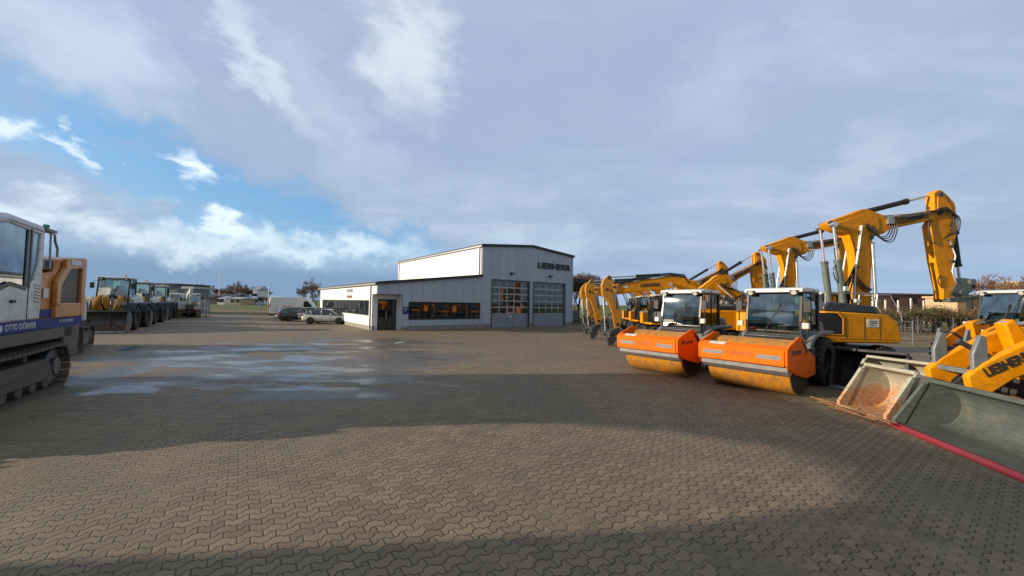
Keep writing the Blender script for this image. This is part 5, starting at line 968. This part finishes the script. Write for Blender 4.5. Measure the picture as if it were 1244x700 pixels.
# ---------------------------------------------------------------- world and sun
SUNV = Vector((-.992, -.125, 0)); EL = R(15.0)
w = bpy.data.worlds.new('World'); S.world = w; w.use_nodes = True; t = NT(w.node_tree); bg = t.n['Background']; STR = .1; bg.inputs[1].default_value = STR
sky = t.new('ShaderNodeTexSky', sky_type='NISHITA'); sky.sun_disc = False; sky.sun_elevation = EL; sky.sun_rotation = math.atan2(SUNV.x, SUNV.y); sky.air_density = 1.2; sky.dust_density = 1.0
tc = t.new('ShaderNodeTexCoord'); nv = t.new('ShaderNodeVectorMath', operation='NORMALIZE'); t.l.new(tc.outputs['Generated'], nv.inputs[0]); D = nv.outputs[0]
x, y, z = t.xyz(D); az = t.m('MULTIPLY', t.m('ARCTAN2', x, y), 180/PI); el = t.m('MULTIPLY', t.m('ARCSINE', z), 180/PI)
# cloud-plane coordinates (clouds lie in a layer overhead, so they stretch towards the horizon)
zz = t.m('MAXIMUM', t.m('ADD', z, .12), .05); cp = t.vec(t.m('DIVIDE', x, zz), t.m('DIVIDE', y, zz), 0)
nA = t.noise(t.mapv(cp, (.55, 1.1, 1), (0, 0, R(-35))), 1.0, 7, .6, .6); nB = t.noise(t.mapv(cp, (1, 1, 1), loc=(7, 3, 0)), 2.6, 8, .6, .3); nC = t.noise(t.mapv(D, (1, 1, 2.2)), 7.0, 8, .58, .2); nS = t.noise(D, 2.0, 4)
wa = t.m('ADD', az, t.m('MULTIPLY', t.m('SUBTRACT', nC, .5), 22)); we = t.m('ADD', el, t.m('MULTIPLY', t.m('SUBTRACT', t.noise(D, 9, 6, .6), .5), 11))
def ell(a0, e0, ra, re, tilt=0.0, soft=.55):
    c, s = math.cos(R(tilt)), math.sin(R(tilt)); dx = t.m('SUBTRACT', wa, a0); dy = t.m('SUBTRACT', we, e0)
    u = t.m('DIVIDE', t.m('ADD', t.m('MULTIPLY', dx, c), t.m('MULTIPLY', dy, s)), ra); v = t.m('DIVIDE', t.m('SUBTRACT', t.m('MULTIPLY', dy, c), t.m('MULTIPLY', dx, s)), re)
    return t.sm(t.m('SQRT', t.m('ADD', t.m('MULTIPLY', u, u), t.m('MULTIPLY', v, v))), 1.35, soft)
K = 1.0/STR*1.09
def cc(r, g, b): return (r*K*.90, g*K*1.02, b*K*1.01)
base = t.mix(t.sm(el, 6, 40), cc(.315, .365, .49), cc(.33, .355, .49))
base = t.mix(t.m('MULTIPLY', t.sm(nA, .42, .68), .55), base, cc(.50, .53, .64)); base = t.mix(t.m('MULTIPLY', t.sm(nB, .45, .65), .42), base, cc(.30, .34, .50)); base = t.mix(t.m('MULTIPLY', t.sm(nS, .45, .65), .35), base, cc(.31, .34, .50))
# grey bank low in the east
base = t.mix(t.m('MULTIPLY', t.sm(el, 9, 1.5), .65), base, cc(.29, .37, .54))
nish = t.mix(.5, sky.outputs[0], cc(.09, .34, .74))
hole = t.m('MAXIMUM', ell(-38, 12.2, 23, 5.0, -15), t.m('MULTIPLY', ell(-20, 8.0, 14, 3.0, -10), .9)); hole = t.m('MAXIMUM', hole, t.m('MULTIPLY', ell(-50, 17, 7, 3.5), .8))
hole = t.m('MULTIPLY', hole, t.sm(nB, .85, .45))
low = t.m('MULTIPLY', t.sm(az, 0, -22), t.m('MULTIPLY', t.sm(el, 6.0, 3.0), .95)); base = t.mix(low, base, cc(.19, .26, .40))
colr = t.mix(hole, base, nish)
def wht(m, k, col=(.82, .82, .87)):
    global colr
    colr = t.mix(t.m('MULTIPLY', m, k), colr, cc(*col))
bank = t.m('MULTIPLY', t.m('MULTIPLY', t.sm(we, 4.2, 6.2), t.sm(we, 10.0, 7.2)), t.sm(az, -12, -22)); wht(t.m('MULTIPLY', bank, t.sm(nC, .34, .56)), .78, (.72, .75, .82))
wht(t.m('MULTIPLY', t.sm(nC, .48, .62), t.m('MULTIPLY', t.sm(az, -8, -20), t.m('MULTIPLY', t.sm(el, 3.0, 4.5), t.sm(el, 9, 6)))), .6, (.30, .37, .50))
wht(ell(-41, 14.0, 2.6, 2.3, -40, .1), .9); wht(ell(-53, 15.5, 2.2, 1.4, -30, .2), .7); wht(ell(-48.5, 13.6, 2.6, .9, -35, .2), .55)
wht(ell(-49, 24, 9, 4.5, -20, .0), .38, (.66, .70, .82)); wht(ell(-36, 28, 12, 2.6, -50, .1), .45, (.74, .76, .82)); wht(ell(-17, 33, 9, 6, -60, .1), .55, (.78, .76, .78)); wht(ell(-36, 8.8, 3.2, 1.1, -8, .3), .7)
wht(ell(43, 16, 9, 3.2, 25, .0), .25, (.66, .68, .76)); wht(ell(28, 27, 8, 7, 10, .0), .18, (.64, .66, .74)); wht(ell(4, 9, 13, 3, 0, .0), .35, (.62, .66, .75)); wht(ell(-26, 24, 14, 5, -50, 0), .22, (.66, .68, .78)); wht(ell(16, 5, 10, 2.5, 0, 0), .4, (.27, .31, .44)); wht(ell(-14, 6, 6, 2.6, 0, 0), .35, (.7, .73, .8))
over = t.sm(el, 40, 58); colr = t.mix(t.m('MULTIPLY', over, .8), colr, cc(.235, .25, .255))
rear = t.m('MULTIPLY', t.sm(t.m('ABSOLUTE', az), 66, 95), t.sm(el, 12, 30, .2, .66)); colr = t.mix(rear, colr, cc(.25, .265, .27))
colr = t.mix(t.sm(el, 0, -3), colr, cc(.15, .15, .14))
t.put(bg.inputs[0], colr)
sl = bpy.data.lights.new('sun', 'SUN'); sl.energy = 5.0; sl.angle = R(.53); sl.color = (1.0, .83, .62); so = bpy.data.objects.new('sun', sl); C.objects.link(so)
dirv = Vector((SUNV.x*math.cos(EL), SUNV.y*math.cos(EL), math.sin(EL))).normalized(); so.rotation_euler = dirv.to_track_quat('Z', 'Y').to_euler(); so.location = (-30, -5, 30)
S.render.engine = 'CYCLES'
S.view_settings.view_transform = 'Standard'; S.view_settings.look = 'None'; S.view_settings.gamma = 1; S.view_settings.exposure = .32
S.render.resolution_x = 1024; S.render.resolution_y = 576
